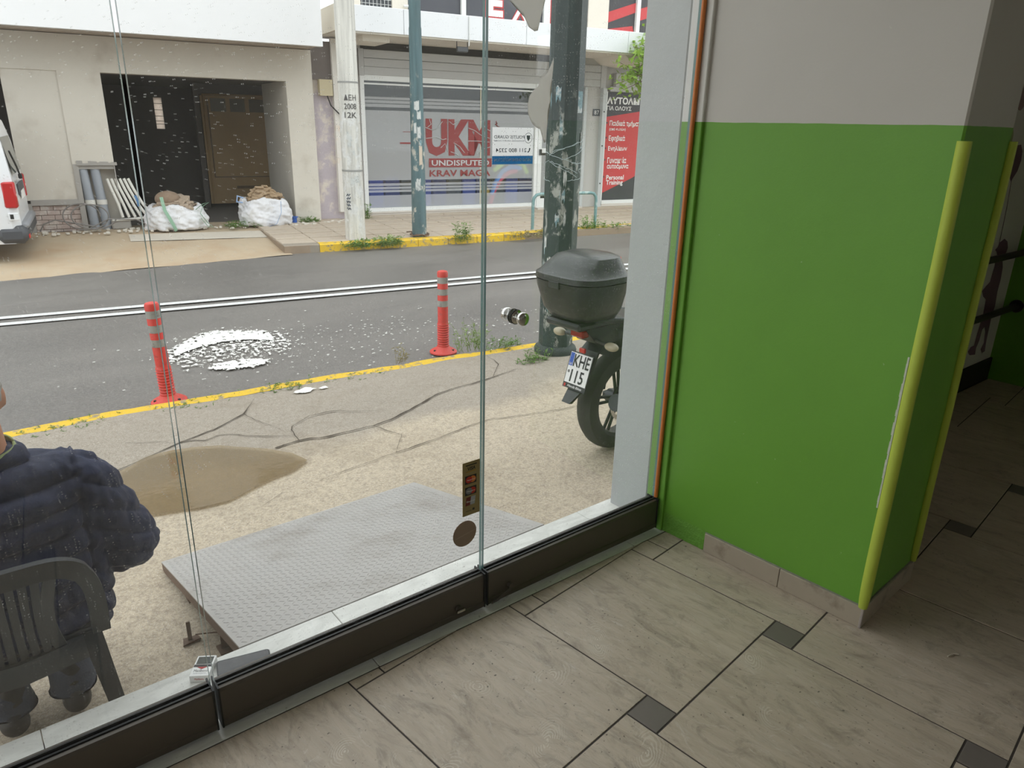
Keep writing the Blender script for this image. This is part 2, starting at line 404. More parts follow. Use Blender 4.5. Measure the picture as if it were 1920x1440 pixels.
# column: rotated a little from the window line
CR=math.radians(3.8); CO=Vector((2.203,.844,0))
colm=thing('wall_column','green and white painted column beside the glass front',None,CO,CR,kind='structure')
MB().bbox(.009,.428,.009,.84,0,ZC,.006).build('column_shaft',m_paint,colm,smooth=True,sharp=30)
bb=thing('baseboard_column','beige tile skirting around the foot of the green column',None,CO,CR,kind='structure')
MB().bbox(-.001,.0085,.0,.30,0,.078,.0015).build('skirting_tile',m_skirt,bb); MB().bbox(-.001,.0085,.302,.618,0,.078,.0015).build('skirting_tile',m_skirt,bb)
MB().bbox(.0,.437,-.001,.0085,0,.078,.0015).build('skirting_tile',m_skirt,bb); MB().bbox(.4285,.437,.01,.84,0,.078,.0015).build('skirting_tile',m_skirt,bb)
MB().bbox(-.003,.006,-.003,.006,0,.0795,.002).build('corner_trim',M('pale_corner_trim',L(165,155,148),.4,.2,30),bb)
mo=MB()
mo.box(.004,.010,.0,.62,.078,.0815); mo.box(.0,.43,.004,.010,.078,.0815); mo.build('mortar_bead',m_skirt_top,bb)
# rough green render where the skirting has come away
def ren(u,v):
    y=.622+u*.2; z=v*.085
    return Vector((.0085-.006*(1-v)**.7*(0.4+.6*noise.noise((u*9,v*5,3))),y,z))
MB().grid(ren,26,10).build('render_patch',M('rough_green_render',tuple(x*.92 for x in GREEN),.7,.15,30,bump=1.0,bscale=120),colm,smooth=True)
# foam edge guards on the two column corners facing the room
m_foam=M('lime_foam',L(176,192,70),.55,.07,6,bump=.08,bscale=90)
def guard(x,y,dx,dy,lab,seed,z0=.084,R=.019):
    g=thing('foam_corner_guard',lab,'corner guard',CO+Matrix.Rotation(CR,3,'Z')@Vector((x,y,z0)),CR,'foam guards on column corners')
    def pf(u,v):
        z=v*(1.556-z0); wv=.004*math.sin(v*5+seed)+.002*math.sin(v*13+seed)
        a=(-.30+1.6*u)*PI; r=R*(1-.25*math.exp(-v*40)); 
        return Vector((dx*(.004+wv)+math.cos(a+PI)*r*1.0*(1 if dx<0 else -1)+dx*.004,dy*(.006)+math.sin(a+PI)*r,z))
    mb=MB().grid(pf,20,40); n=21
    mb.add([pf(i/20,1) for i in range(21)],[tuple(range(21))]); mb.add([pf(i/20,0) for i in range(21)],[tuple(range(21))[::-1]])
    mb.build('foam_tube',m_foam,g,smooth=True,sharp=60)
    # torn adhesive edge
    if seed<2:
        t=MB()
        for k in range(24):
            z=.36+k*.021; t.box(dx*.004+.001,.0045,.016,.0205+.003*random.random(),z,z+.0205)
        t.build('adhesive_strip',M('dry_adhesive',L(205,208,190),.9,.2,60),g)
guard(.009,.009,-1,-1,'lime foam guard on the column corner nearest the window wall',.8)
guard(.415,.009,1,-1,'lime foam guard on the far column corner beside the mural',2.6,R=.014)
# jamb: green strip proud of the column, wood bead, white-green reveal
jb=thing('trim_2','painted door jamb strip between glass front and column',None,(0,0,0),kind='structure')
MB().bbox(2.143,2.36,1.662,1.712,0,ZC,.003).build('jamb_strip',m_jamb,jb)
MB().tube([(2.1345,1.6965,.147+z*.5) for z in range(0,7)],.0085,10).build('wood_bead',m_wood,jb,smooth=True)
# exterior pier beyond the glass
wf=thing('wall_front','grey pier and front wall of the shop',None,(0,0,0),kind='structure')
MB().bbox(2.15,5.75,1.757,1.962,-.4,6.2,.006).build('pier',m_pier,wf)
MB().bbox(2.15,5.75,1.712,1.757,-.4,6.2,.002).build('reveal_strip',m_reveal,wf)
MB().box(-5.2,2.15,1.66,1.962,3.0,6.2).build('lintel_wall',m_pier,wf)
MB().box(-5.2,-4.7,1.66,1.962,-.4,3.0).build('left_pier',m_pier,wf)
MB().box(2.45,5.6,1.668,1.712,-.12,ZC).build('mural_wall',m_whitewall,wf)
MB().box(XR-.01,XR,-3.3,-1.9,1.0,2.5).build('fill_light_glazing_right',[m_glass],label='added glazed opening far along the right wall for extra daylight',kind='structure')  # unseen opening, added to brighten the mural wall
MB().box(XR,XR+.12,-1.4,1.668,-.12,ZC).box(XR,XR+.12,YB,-3.3,-.12,ZC).box(XR,XR+.12,-1.9,-1.4,-.12,ZC).box(XR,XR+.12,-3.3,-1.9,-.12,1.0).box(XR,XR+.12,-3.3,-1.9,2.5,ZC).build('wall_right',m_paint,label='green painted wall with white upper part right of the mural',kind='structure')
MB().box(XL-.12,XL,YB,-.6,-.12,ZC).box(XL-.12,XL,-.6,1.7,-.12,.15).box(XL-.12,XL,-.6,1.7,2.95,ZC).build('wall_left',m_whitewall,label='white side wall left of the room',kind='structure')
MB().box(XL-.066,XL-.054,-.6,1.7,.15,2.95).build('fill_light_glazing_left',[m_glass],label='added glazing left of the room for extra daylight',kind='structure')  # unseen side glazing, added to light the column face and floor
MB().box(XL-.12,XR+.12,YB-.12,YB,-.12,ZC).build('wall_back',m_whitewall,label='white back wall of the room',kind='structure')
MB().box(XL-.12,XR+.12,YB-.12,1.9,ZC,ZC+.12).build('ceiling',M('ceiling_paint',L(205,203,198),.8,.04,2),label='white plaster ceiling of the room',kind='structure')
MB().bbox(2.63,5.528,1.652,1.667,0,.15,.002).build('baseboard_mural',M('dark_baseboard',L(46,42,40),.5,.15,12),label='dark baseboard under the silhouette mural',kind='structure')
# mural decals
FW=Matrix(((1,0,0,0),(0,0,-1,1.6675),(0,1,0,0),(0,0,0,1)))
m_mauve=M('mauve_vinyl',L(128,98,116),.6,.05)
bal=[[5.14,1.527],[5.186,1.49],[5.202,1.436],[5.183,1.377],[5.132,1.331],[5.127,1.313],[5.099,1.331],[5.054,1.38],[5.028,1.438],[5.035,1.49],[5.078,1.522]]
d=thing('balloon_decal','mauve balloon with string on the white mural wall','wall decal',(5.12,1.6665,.93),0,'mural decals')
def loc(pts): return [(x-5.12,z-.93) for x,z in pts]
F0=Matrix(((1,0,0,0),(0,0,-1,.0),(0,1,0,0),(0,0,0,1)))
MB().prism(loc(bal),.0005,.0016,F0).build('balloon',m_mauve,d)
MB().tube([(x-5.12,-.0015,z-.93) for x,z in [[5.123,1.319],[5.154,1.172],[5.169,1.023],[5.176,.934]]],.0015,5).build('string',m_mauve,d)
ch=[[5.246,.97],[5.307,.949],[5.341,.907],[5.331,.875],[5.29,.866],[5.301,.832],[5.336,.783],[5.353,.707],[5.349,.626],[5.37,.528],[5.353,.461],[5.362,.389],[5.364,.346],[5.373,.273],[5.388,.213],[5.341,.211],[5.306,.242],[5.335,.28],[5.31,.362],[5.277,.399],[5.245,.386],[5.239,.31],[5.215,.264],[5.224,.22],[5.135,.232],[5.092,.262],[5.12,.288],[5.174,.29],[5.176,.362],[5.186,.429],[5.196,.496],[5.181,.593],[5.122,.62],[5.083,.658],[5.119,.68],[5.178,.706],[5.181,.739],[5.191,.803],[5.18,.843],[5.205,.86],[5.166,.896],[5.134,.911],[5.165,.924],[5.18,.952]]
MB().prism([(x-5.23,z-.21) for x,z in ch],.0005,.0016,F0).build('child_silhouette_decal',m_mauve,label='mauve standing child silhouette in a cap on the mural wall',cat='wall decal',group='mural decals').location=(5.23,1.6665,.21)
for nm,lb,(x,z),r,c in (('green_balloon_decal','pale green balloon decal above the far foam guard',(4.94,1.56),(.045,.055),L(176,186,138)),('pink_balloon_decal','faint pink balloon decal high on the mural wall',(4.99,1.80),(.07,.09),L(176,150,150))):
    MB().prism([(r[0]*math.cos(k*PI/12),r[1]*math.sin(k*PI/12)) for k in range(24)],.0005,.0016,F0).build(nm,M(nm+'_vinyl',c,.6,.05),label=lb,cat='wall decal',group='mural decals').location=(x,1.6665,z)
m_darkpipe=M('dark_painted_pipe',L(74,66,62),.45,.15,20)
for z,lb in ((.52,'lower dark metal handrail in front of the mural'),(.882,'upper dark metal handrail in front of the mural')):
    h=thing('handrail',lb,'handrail',(5.52,1.59,z),0,'handrails by the mural')
    MB().tube([(-2.6,0,0),(-1.3,0,0),(0,0,0)],.021,14).build('rail_pipe',m_darkpipe,h,smooth=True)
    MB().cyl((-.002,0,0),(.009,0,0),.042,n=18).build('wall_flange',m_darkpipe,h,smooth=True)
    MB().tube([(-2.55,0,-z),(-2.55,0,.0)],.021,14).build('post',m_darkpipe,h,smooth=True)
# ---------------------------------------------------------------- glass front
def panel(x0,x1,lab):  # one frameless pane with its rail
    p=thing('glass_door_panel',lab,'glass door',((x0+x1)/2,1.705,0),0,'glass front panels')
    h=(x1-x0)/2-.0025
    pane=MB(); pane.box(-h,h,-.006,.006,.12,2.94)
    pane.m=[1,1,0,0,1,1]
    pane.build('pane',[m_glass,m_edge],p)
    r=MB()
    prof=[(-.030,.018),(-.030,.036),(-.027,.038),(-.027,.132),(-.023,.141),(-.010,.144),(-.010,.125),(.010,.125),(.010,.144),(.026,.141),(.028,.132),(.028,.018)]
    n=len(prof); r.add([(-h+.003,y,z) for y,z in prof]+[(h-.003,y,z) for y,z in prof],[(i,(i+1)%n,n+(i+1)%n,n+i) for i in range(n)]+[tuple(range(n)),tuple(range(n,2*n))])
    r.build('bottom_rail',m_alu,p)
    MB().box(-h,h,-.0125,-.0062,.125,.1475).box(-h,h,.0062,.012,.125,.1475).build('gasket',m_black,p)
    MB().box(-h-.0005,-h+.004,-.031,.029,.016,.148).build('end_cap',m_black,p); MB().box(h-.004,h+.0005,-.031,.029,.016,.148).build('end_cap',m_black,p)
    MB().box(-h,h,-.02,.02,2.92,3.0).build('top_rail',m_alu,p)
    return p
P=[panel(-1.43,-.535,'glass panel at the far left of the glass front'),panel(-.53,.362,'glass panel in front of the seated man'),panel(.367,1.252,'middle glass panel with payment card sticker'),panel(1.257,2.130,'right glass panel with round door knob beside the column')]
MB().box(-4.7,-1.435,1.699,1.711,.02,3.0).build('window_1',[m_glass],label='fixed glazing further left along the shop front',kind='structure')
# door knob through the right pane
k=thing('door_knob','round polished door knob pair clamped through the right glass panel','door knob',(1.376,1.705,1.013))
for s,n_ in ((-1,'inner_knob'),(1,'outer_knob')):
    mx=Matrix.Translation((0,.006*s,0))@Matrix.Rotation(-PI/2*s,4,'X')
    MB().lathe([(.0215,.0),(.0215,.004),(.019,.006),(.0125,.0075),(.011,.014),(.0125,.020),(.019,.024),(.0215,.029),(.0215,.037),(.019,.0415),(.012,.0435)],28,mx).build(n_,m_chrome,k,smooth=True,sharp=50)
    MB().lathe([(.0235,.0005),(.0235,.0022)],28,mx).build('rubber_washer',m_black,k)
# latch bits on the rails
lt=thing('floor_latch','small metal latch on the bottom rail of the right glass panel','latch',(1.355,1.676,.02))
MB().tube([(0,-.004,.042),(-.005,-.012,.03),(-.06,-.014,.012),(-.085,-.010,.006)],.004,8).build('latch_arm',m_alu,lt,smooth=True); MB().cyl((0,.002,.042),(0,-.012,.042),.009,n=12).build('latch_pivot',m_alu,lt)
lk=thing('lock_thumb_turn','small lock thumb turn on the bottom rail of the middle glass panel','lock',(1.142,1.676,.055)); 
MB().cyl((0,.002,0),(0,-.008,0),.012,n=16).build('rosette',m_alu,lk); MB().bbox(-.016,.016,-.018,-.008,-.005,.005,.002).build('turn_bar',m_chrome,lk)
# stickers on the glass
m_gold=M('gold_sticker',L(150,132,88),.5,.05)
v=thing('card_sticker','tall gold payment card sticker with card logos on the middle pane','sticker',(1.173,1.6965,.379))
MB().box(0,.067,.0,.0012,0,.190).build('backing',m_gold,v)
m_ink=M('dark_ink',(.012,.012,.014),.5,.05); m_red=M('card_red',L(190,48,36),.5,.05); m_or=M('card_orange',L(214,120,52),.5,.05); m_wht=M('print_white',L(235,235,232),.6,.03)
def flat(mb,name,mat,par): return mb.build(name,mat,par)
flat(MB().box(.012,.054,-.0006,0,.177,.180),'bar',m_ink,v); flat(MB().box(.012,.052,-.0006,0,.155,.157),'bar',M('visa_gold',L(178,128,40),.5,.05),v)
text('VISA',m_ink,v,(.018,-.0003,.161),.030,.012,bold=.02,shear=.15)
def disc(cx,cz,rx,rz,y,n=20): return [(cx+rx*math.cos(2*PI*i/n),cz+rz*math.sin(2*PI*i/n)) for i in range(n)]
FF=F0
for z0,ca,cb,tx in ((.113,m_red,m_or,'MasterCard'),(.073,M('card_grey',L(120,122,128),.5,.05),m_red,'Maestro')):
    flat(MB().box(.009,.053,-.0005,0,z0,z0+.029),'card_panel',m_ink,v)
    flat(MB().prism(disc(.024,z0+.0145,.0125,.0115,0),.0005,.0009,FF),'card_disc',ca,v); flat(MB().prism(disc(.038,z0+.0145,.0125,.0115,0),.0005,.0008,FF),'card_disc',cb,v)
    text(tx,m_wht,v,(.031,-.0011,z0+.012),.03,.005,align='CENTER')
flat(MB().add([(.010,-.0005,.036),(.034,-.0005,.036),(.038,-.0005,.066),(.014,-.0005,.066)],[(0,1,2,3)]),'card_panel',M('card_maroon',L(110,30,28),.5,.05),v)
flat(MB().add([(.028,-.0008,.037),(.046,-.0008,.037),(.050,-.0008,.066),(.032,-.0008,.066)],[(0,1,2,3)]),'card_panel',M('card_silver',L(170,172,182),.5,.05),v)
text('Electron',m_wht,v,(.03,-.0012,.048),.032,.006,align='CENTER')
flat(MB().box(.038,.046,-.0006,0,.015,.022),'mark',m_ink,v); flat(MB().box(.012,.034,-.0006,0,.0155,.0165),'fine_print',m_ink,v)
rs=MB().prism(disc(0,0,.046,.046,0,40),0,.001,FF).build('round_sticker',M('brown_sticker',L(150,128,112),.6,.05),label='round brown sticker low on the middle pane under the card sticker',cat='sticker'); rs.location=(1.181,1.6975,.316)
flat(MB().add([(-.036,-.0013,-.010),(.040,-.0013,.002),(.040,-.0013,.004),(-.036,-.0013,-.008)],[(0,1,2,3)]),'fine_print',M('tan_print',L(178,156,138),.6,.05),rs)
# security company sticker, reads from the street
g=thing('security_sticker','white and blue security company sticker on the right pane, mirrored from inside','sticker',(1.287,1.7125,1.465))
m_stk=NT('white_sticker_film')
m_stk=m_stk.end(m_stk.node('ShaderNodeMixShader',{0:.75,1:m_stk.node('ShaderNodeBsdfDiffuse',{'Color':(.85,.86,.87,1)}),2:m_stk.node('ShaderNodeBsdfTranslucent',{'Color':(.9,.91,.92,1)})}).outputs[0])
m_blue=NT('blue_sticker_film')
m_blue=m_blue.end(m_blue.node('ShaderNodeMixShader',{0:.6,1:m_blue.node('ShaderNodeBsdfDiffuse',{'Color':(.03,.14,.34,1)}),2:m_blue.node('ShaderNodeBsdfTranslucent',{'Color':(.03,.17,.4,1)})}).outputs[0])
MB().add([(0,0,.023),(.149,0,.023),(.149,0,.100),(0,0,.100)],[(0,1,2,3)]).build('sticker_film',m_stk,g,fix=False); MB().add([(0,0,0),(.149,0,0),(.149,0,.0228),(0,0,.0228)],[(0,1,2,3)]).build('blue_band',m_blue,g,fix=False)
m_navy=M('navy_print',L(50,62,92),.6,.05)
for tx,mt,x,z,wd,h in (('POLITIS GUARD',m_navy,.060,.070,.110,.0085),('PROFESSIONAL SECURITY SYSTEMS',m_navy,.060,.062,.110,.0035),('211 800 2324',m_navy,.068,.033,.112,.011),('24h/365 ONLINE PROTECTION',m_wht,.0745,.008,.136,.008)):
    text(tx,mt,g,(x,-.0006,z),wd,h,rot=(PI/2,0,PI),ext=-.0004,bold=.01,align='CENTER')
ring=MB()
for i in range(24):
    a0,a1=2*PI*i/24,2*PI*(i+1)/24
    ring.add([(.130+.0145*math.cos(a0),-.0008,.072+.0145*math.sin(a0)),(.130+.0145*math.cos(a1),-.0008,.072+.0145*math.sin(a1)),(.130+.0132*math.cos(a1),-.0008,.072+.0132*math.sin(a1)),(.130+.0132*math.cos(a0),-.0008,.072+.0132*math.sin(a0))],[(0,1,2,3)])
ring.build('emblem',m_navy,g,fix=False)
MB().add([(.123,-.0008,.079),(.137,-.0008,.079),(.136,-.0008,.070),(.130,-.0008,.063),(.124,-.0008,.070)],[(0,1,2,3,4)]).build('shield',M('navy_pale',L(120,130,150),.6),g,fix=False)
MB().tube([(.136,-.001,.044),(.134,-.001,.036),(.129,-.001,.033)],[.002,.0012,.002],6).build('phone_icon',m_navy,g)
# torn film remnants curling off the right pane
def film(name,poly,label,curl,seed,base):
    t=NT(name+'_vinyl'); mm=t.end(t.node('ShaderNodeMixShader',{0:.62,1:t.node('ShaderNodeBsdfDiffuse',{'Color':(.85,.84,.82,1)}),2:t.node('ShaderNodeBsdfTranslucent',{'Color':(.85,.84,.81,1)})}).outputs[0])
    xs=[p[0] for p in poly]; zs=[p[1] for p in poly]; x0,x1,z0,z1=min(xs),max(xs),min(zs),max(zs)
    bm=bmesh.new(); f=bm.faces.new([bm.verts.new((x-base[0],0,z-base[1])) for x,z in poly]); bmesh.ops.triangulate(bm,faces=[f])
    for _ in range(4): bmesh.ops.subdivide_edges(bm,edges=[e for e in bm.edges if e.calc_length()>.012],cuts=1); bmesh.ops.triangulate(bm,faces=[q for q in bm.faces if len(q.verts)>3])
    for v_ in bm.verts:
        u=(v_.co.x+base[0]-x0)/(x1-x0); w_=(v_.co.z+base[1]-z0)/(z1-z0); v_.co.y=-curl(u,w_)+.002*noise.noise((u*4,w_*4,seed))
    me=bpy.data.meshes.new(name); bm.to_mesh(me); bm.free(); me.materials.append(mm); me.polygons.foreach_set('use_smooth',[True]*len(me.polygons))
    sd=None
    o=link(name,me,None,label,'torn film'); o.location=(base[0],1.6925,base[1]); md=o.modifiers.new('thickness','SOLIDIFY'); md.thickness=.0006
    return o
film('torn_film',[(1.285,2.02),(1.45,2.02),(1.447,1.897),(1.419,1.817),(1.407,1.814),(1.386,1.823),(1.372,1.845),(1.34,1.872),(1.315,1.886),(1.295,1.885)],'torn grey film remnant hanging at the top of the right pane',lambda u,w_:.012*max(0,.6-w_)**1.2,1,(1.37,1.82))
film('torn_film',[(1.487,1.755),(1.483,1.70),(1.474,1.665),(1.479,1.64),(1.468,1.615),(1.470,1.57),(1.466,1.528),(1.461,1.524),(1.450,1.545),(1.442,1.562),(1.425,1.566),(1.405,1.577),(1.388,1.60),(1.383,1.625),(1.390,1.648),(1.41,1.665),(1.430,1.678),(1.437,1.70),(1.455,1.705),(1.466,1.715)],'curled white film remnant on the right pane above the security sticker',lambda u,w_:.022*max(0,.75-u)**1.5,5,(1.44,1.525))
# ---------------------------------------------------------------- ground outside
KX=[-14,-5,-2,.11,.73,1.6,2.23,2.83,3.32,3.67,4.28,6,9,14,24]; KY=[7.9,6.35,5.75,5.33,5.34,5.23,5.2,5.1,5.08,5.0,4.93,4.72,4.25,3.5,2.0]
def kerbY(x): return float(np.interp(x,KX,KY))
def sw(u,v):
    x=-9+27*u; y1=kerbY(x)-.11; y=1.96+(y1-1.96)*v
    return Vector((x,y,gz(y)+.006*noise.noise((x*.8,y*.8,0))))
pv=MB().grid(sw,180,24).build('pavement',m_conc,smooth=True,label='cracked sandy concrete pavement in front of the shop',kind='structure')
kb=MB(); N=260
def kp(x,k):
    y=kerbY(x)+.012*noise.noise((x*3,0,1)); zt=gz(kerbY(x))+.006*noise.noise((x*5,2,1))
    return [(x,y-.115+.02*noise.noise((x*7,4,1)),zt+.002),(x,y-.012,zt+.006),(x,y,zt-.012),(x,y+.004,-.46)][k]
vs=[kp(-9+27*i/N,k) for i in range(N+1) for k in range(4)]
kb.add(vs,[(i*4+k,i*4+k+1,(i+1)*4+k+1,(i+1)*4+k) for i in range(N) for k in range(3)])
kb.build('near_kerb',m_yellow,smooth=True,label='worn yellow painted kerb edge of the near pavement',kind='structure')
MB().box(-40,40,-30,60,-.9,-.47).build('ground',m_soil,label='ground under the street',kind='structure')
rd=thing('road','grey asphalt road with double white centre line',None,(0,0,-.42),S,kind='structure')
def road(u,v): return Vector((-20+44*u,3.0+8.9*v,.012*noise.noise((u*30,v*7,0))-.0))
MB().grid(road,90,24).build('asphalt',m_asph,rd,smooth=True)
for v0 in (8.54,8.83): MB().grid(lambda u,v,v0=v0:Vector((-20+44*u,v0+.115*v,.016)),88,1).build('centre_line',m_roadpaint,rd)
#,M('faded_road_paint',L(150,148,144),.8,.1,30,dirt=L(112,108,104),dscale=40,dlo=.42,dhi=.5),rd)
# cracks in the pavement: flat dark brown ribbons following the breaks
def crack(pts,wd,seed,close=False):
    random.seed(seed); pp=[]
    for i in range(len(pts)-1):
        a,b=Vector(pts[i]),Vector(pts[i+1]); n=max(2,int((b-a).length/.05))
        for k in range(n): 
            p=a.lerp(b,k/n); j=.020*noise.noise((p.x*9,p.y*9,seed))+.014*noise.noise((p.x*31,p.y*31,seed)); pp.append(p+Vector((j,j*.8)))
    pp.append(Vector(pts[-1])); vs=[];n=len(pp)
    for i,p in enumerate(pp):
        t=(pp[min(i+1,n-1)]-pp[max(i-1,0)]).normalized(); nn=Vector((-t.y,t.x)); w_=.62*wd*(.35+1.1*abs(noise.noise((p.x*6,p.y*6,seed+3))))*min(1,(n-1-i)/6+.15)
        for s in (-1,1):
            q=p+nn*w_*s*.5; vs.append((q.x,q.y,gz(q.y)+.0075))
    MB().add(vs,[(2*i,2*i+1,2*i+3,2*i+2) for i in range(n-1)]).build('crack',m_crack,pv,fix=False)
crack([(.2,4.02),(.54,4.24),(.78,4.36),(.98,4.47),(1.2,4.55),(1.45,4.72),(1.62,4.98)],.022,1)
crack([(.98,4.47),(1.10,4.40),(1.2,4.44),(1.45,4.22),(1.62,4.12)],.022,2)
crack([(1.4,4.02),(1.56,4.05),(1.75,4.0),(2.05,3.99),(2.2,4.02),(2.39,4.10),(2.75,4.28),(3.18,4.32),(3.6,4.4)],.034,3)
crack([(2.05,3.99),(2.06,3.85),(2.12,3.74),(2.02,3.62),(1.95,3.52)],.012,4)
crack([(1.56,4.05),(1.62,4.3),(1.8,4.42),(2.0,4.38),(2.3,4.15)],.014,5)
crack([(.7,4.66),(.98,4.47)],.012,6); crack([(1.45,4.72),(1.5,4.42),(1.58,4.2)],.009,7)
crack([(1.95,3.52),(1.6,3.48),(1.35,3.42)],.010,8); crack([(1.95,3.52),(2.3,3.56),(2.7,3.62),(3.1,3.50),(3.5,3.42)],.016,9)
crack([(1.2,3.42),(1.05,3.33),(1.25,3.29)],.008,10); crack([(3.3,4.35),(3.55,4.6),(3.62,4.9)],.014,11)
# puddle
pud=[(-.3,4.05),(.2,4.0),(.53,4.19),(.72,4.30),(.9,4.36),(1.0,4.33),(1.15,4.24),(1.36,4.02),(1.45,3.87),(1.46,3.73),(1.33,3.62),(1.12,3.58),(.95,3.50),(.8,3.53),(.6,3.57),(.3,3.5),(-.1,3.55),(-.4,3.8)]
pp=[]
for i in range(len(pud)):
    a,b=Vector(pud[i]),Vector(pud[(i+1)%len(pud)])
    for k in range(5):
        p=a.lerp(b,k/5); pp.append(p+Vector((noise.noise((p.x*5,p.y*5,8)),noise.noise((p.x*5,p.y*5,9))))*.035)
t=NT('muddy_water'); q=t.pos()
mud=t.end(t.node('ShaderNodeMixShader',{0:.45,1:t.node('ShaderNodeBsdfTransparent',{'Color':(.72,.64,.50,1)}),2:t.bsdf(t.mix(t.noise(q,3,4),L(132,116,88),L(164,147,118)),.05,0,.5,t.bump(t.noise(q,16,2),.06,.01))}).outputs[0])
MB().add([(p.x,p.y,gz(3.9)+.016-.025*(p.y-3.9)) for p in pp],[tuple(range(len(pp)))]).build('puddle',mud,label='muddy rain puddle on the pavement behind the steel ramp',cat='puddle',fix=False)
# white paint spilled on the road and a small splash by the kerb
def spill(name,label,c,fn,u0,u1,v0,v1,cell,zz,rz):
    mb=MB(); nu=int((u1-u0)/cell); nv=int((v1-v0)/cell)
    for i in range(nu):
        for j in range(nv):
            u=u0+(i+.5)*cell; v_=v0+(j+.5)*cell
            if fn(u,v_):
                h=cell*.5; x,y=u-c[0],v_-c[1]; mb.add([(x-h,y-h,0),(x+h,y-h,0),(x+h,y+h,0),(x-h,y+h,0)],[(0,1,2,3)])
    o=mb.build(name,m_spill,None,label=label,cat='paint spill',fix=False)
    if rz: o.location=ST(c[0],c[1],zz); o.rotation_euler=(0,0,S)
    else: o.location=(c[0],c[1],zz)
def sp1(u,v):
    cx,cy=.86,6.85; du=(u-cx)/.56; dv=(v-cy-.05*du)/.60; r=math.sqrt(du*du+dv*dv)+.12*noise.noise((u*3,v*3,1))
    n=noise.noise((u*24,v*20,5))*.65+noise.noise((u*60,v*48,2))*.45
    top=dv-(-.62*du*du)>.35 and r<1 and abs(du+.05)<.8
    bot=((u-.86)/.24)**2+((v-6.30)/.12)**2<1+.8*n
    if r>1.25: return False
    if top: return n>-.42+1.6*max(0,r-.72)
    if bot: return n>-.30
    if r<1: return n>.06+.30*abs(dv+.1)
    return n>.42
spill('paint_spill','large white paint spill splattered on the near lane of the road',(.86,6.8),sp1,.1,1.75,6.05,7.6,.009,-.403,True)
def sp2(u,v): return .5*noise.noise((u*11,v*11,3))+.15*noise.noise((u*26,v*26,4))>1.0*(((u-2.0)/.17)**2+((v-4.93)/.10)**2)**.5-.62
spill('paint_spill','small white paint splash on the pavement beside the kerb',(2.0,4.93),sp2,1.7,2.3,4.75,5.1,.008,gz(4.93)+.010,False)
fk=MB(); random.seed(3)
for i in range(420):
    u=random.gauss(2.2,1.2); v_=random.gauss(6.6,.55); s=random.uniform(.003,.009)
    if v_>5.75+0 and v_<8.3: fk.add([(u-s*1.6,v_-s,0),(u+s*1.6,v_-s*.6,0),(u+s,v_+s,0),(u-s,v_+s*.7,0)],[(0,1,2,3)])
fo=fk.build('paint_flecks',m_spill,label='white paint flecks scattered over the near lane',cat='paint flecks',kind='stuff',fix=False); fo.location=ST(0,0,-.402); fo.rotation_euler=(0,0,S)
# ---------------------------------------------------------------- steel tread plate ramp
m_steel=M('galvanised_tread_steel',L(178,175,171),.45,.06,4,metal=.12,dirt=L(150,144,136),dscale=3,dlo=.5,dhi=.75)
m_rust=M('rusty_steel',L(104,82,66),.7,.3,30,bump=.3)
RL,RW=1.085,1.27
rp=thing('steel_ramp','grey diamond plate steel ramp leaning from the marble threshold to the pavement','ramp',(.52,1.992,-.002))
sl=Matrix.Rotation(-math.atan2(.245,1.06),4,'X')
MB().box(0,RW,0,RL,-.006,0,sl).build('plate',m_steel,rp)
tr_=MB(); pit=.0245
for i in range(int(RW/pit)-1):
    for j in range(int(RL/pit)-1):
        cx,cy=(i+.9)*pit,(j+.9)*pit; a=PI/4 if (i+j)%2 else -PI/4; c,s=math.cos(a),math.sin(a); l,w_,h=.0125,.0034,.0022
        pts=[(-l,0,0),(0,-w_,0),(l,0,0),(0,w_,0),(-l*.45,0,h),(l*.45,0,h)]
        tr_.add([sl@Vector((cx+x*c-y*s,cy+x*s+y*c,z)) for x,y,z in pts],[(0,1,5,4),(1,2,5),(2,3,4,5),(3,0,4)])
tr_.build('tread_pattern',m_steel,rp,kind='stuff',fix=False)
MB().box(.0,.004,.0,RL,-.045,-.006,sl).build('edge_angle',m_rust,rp); MB().box(RW-.004,RW,0,RL,-.045,-.006,sl).build('edge_angle',m_rust,rp); MB().box(0,RW,RL-.004,RL,-.038,-.006,sl).build('edge_angle',m_rust,rp)
for y in (.35,.75):
    z=-.245/1.06*y; MB().box(.02,RW-.02,y,y+.03,z-.05,z-.015).build('cross_bar',m_rust,rp)
for x,y in ((.03,.35),(RW-.05,.35),(.03,.75),(RW-.05,.75)):
    z0=gz(1.99+y)+.002; z=-.245/1.06*y; MB().box(x,x+.03,y,y+.004,z0+.01,z-.02).box(x-.012,x+.042,y-.03,y+.03,z0+.008,z0+.014).build('leg',m_rust,rp)
# loose angle bracket beside the ramp
lb=thing('ramp_bracket','small rusty bracket foot standing beside the left edge of the ramp','bracket',(.475,2.47,gz(2.47)+.006)); MB().box(-.007,.007,-.003,.003,0,.085).build('upright',m_rust,lb); MB().prism([(-.03,-.02),(.035,-.012),(.03,.015),(-.02,.02)],0,.006).build('foot',m_rust,lb); MB().tube([(.02,0,.02),(.08,-.03,.02),(.14,-.10,.03)],.0025,6).build('wire',m_rust,lb)
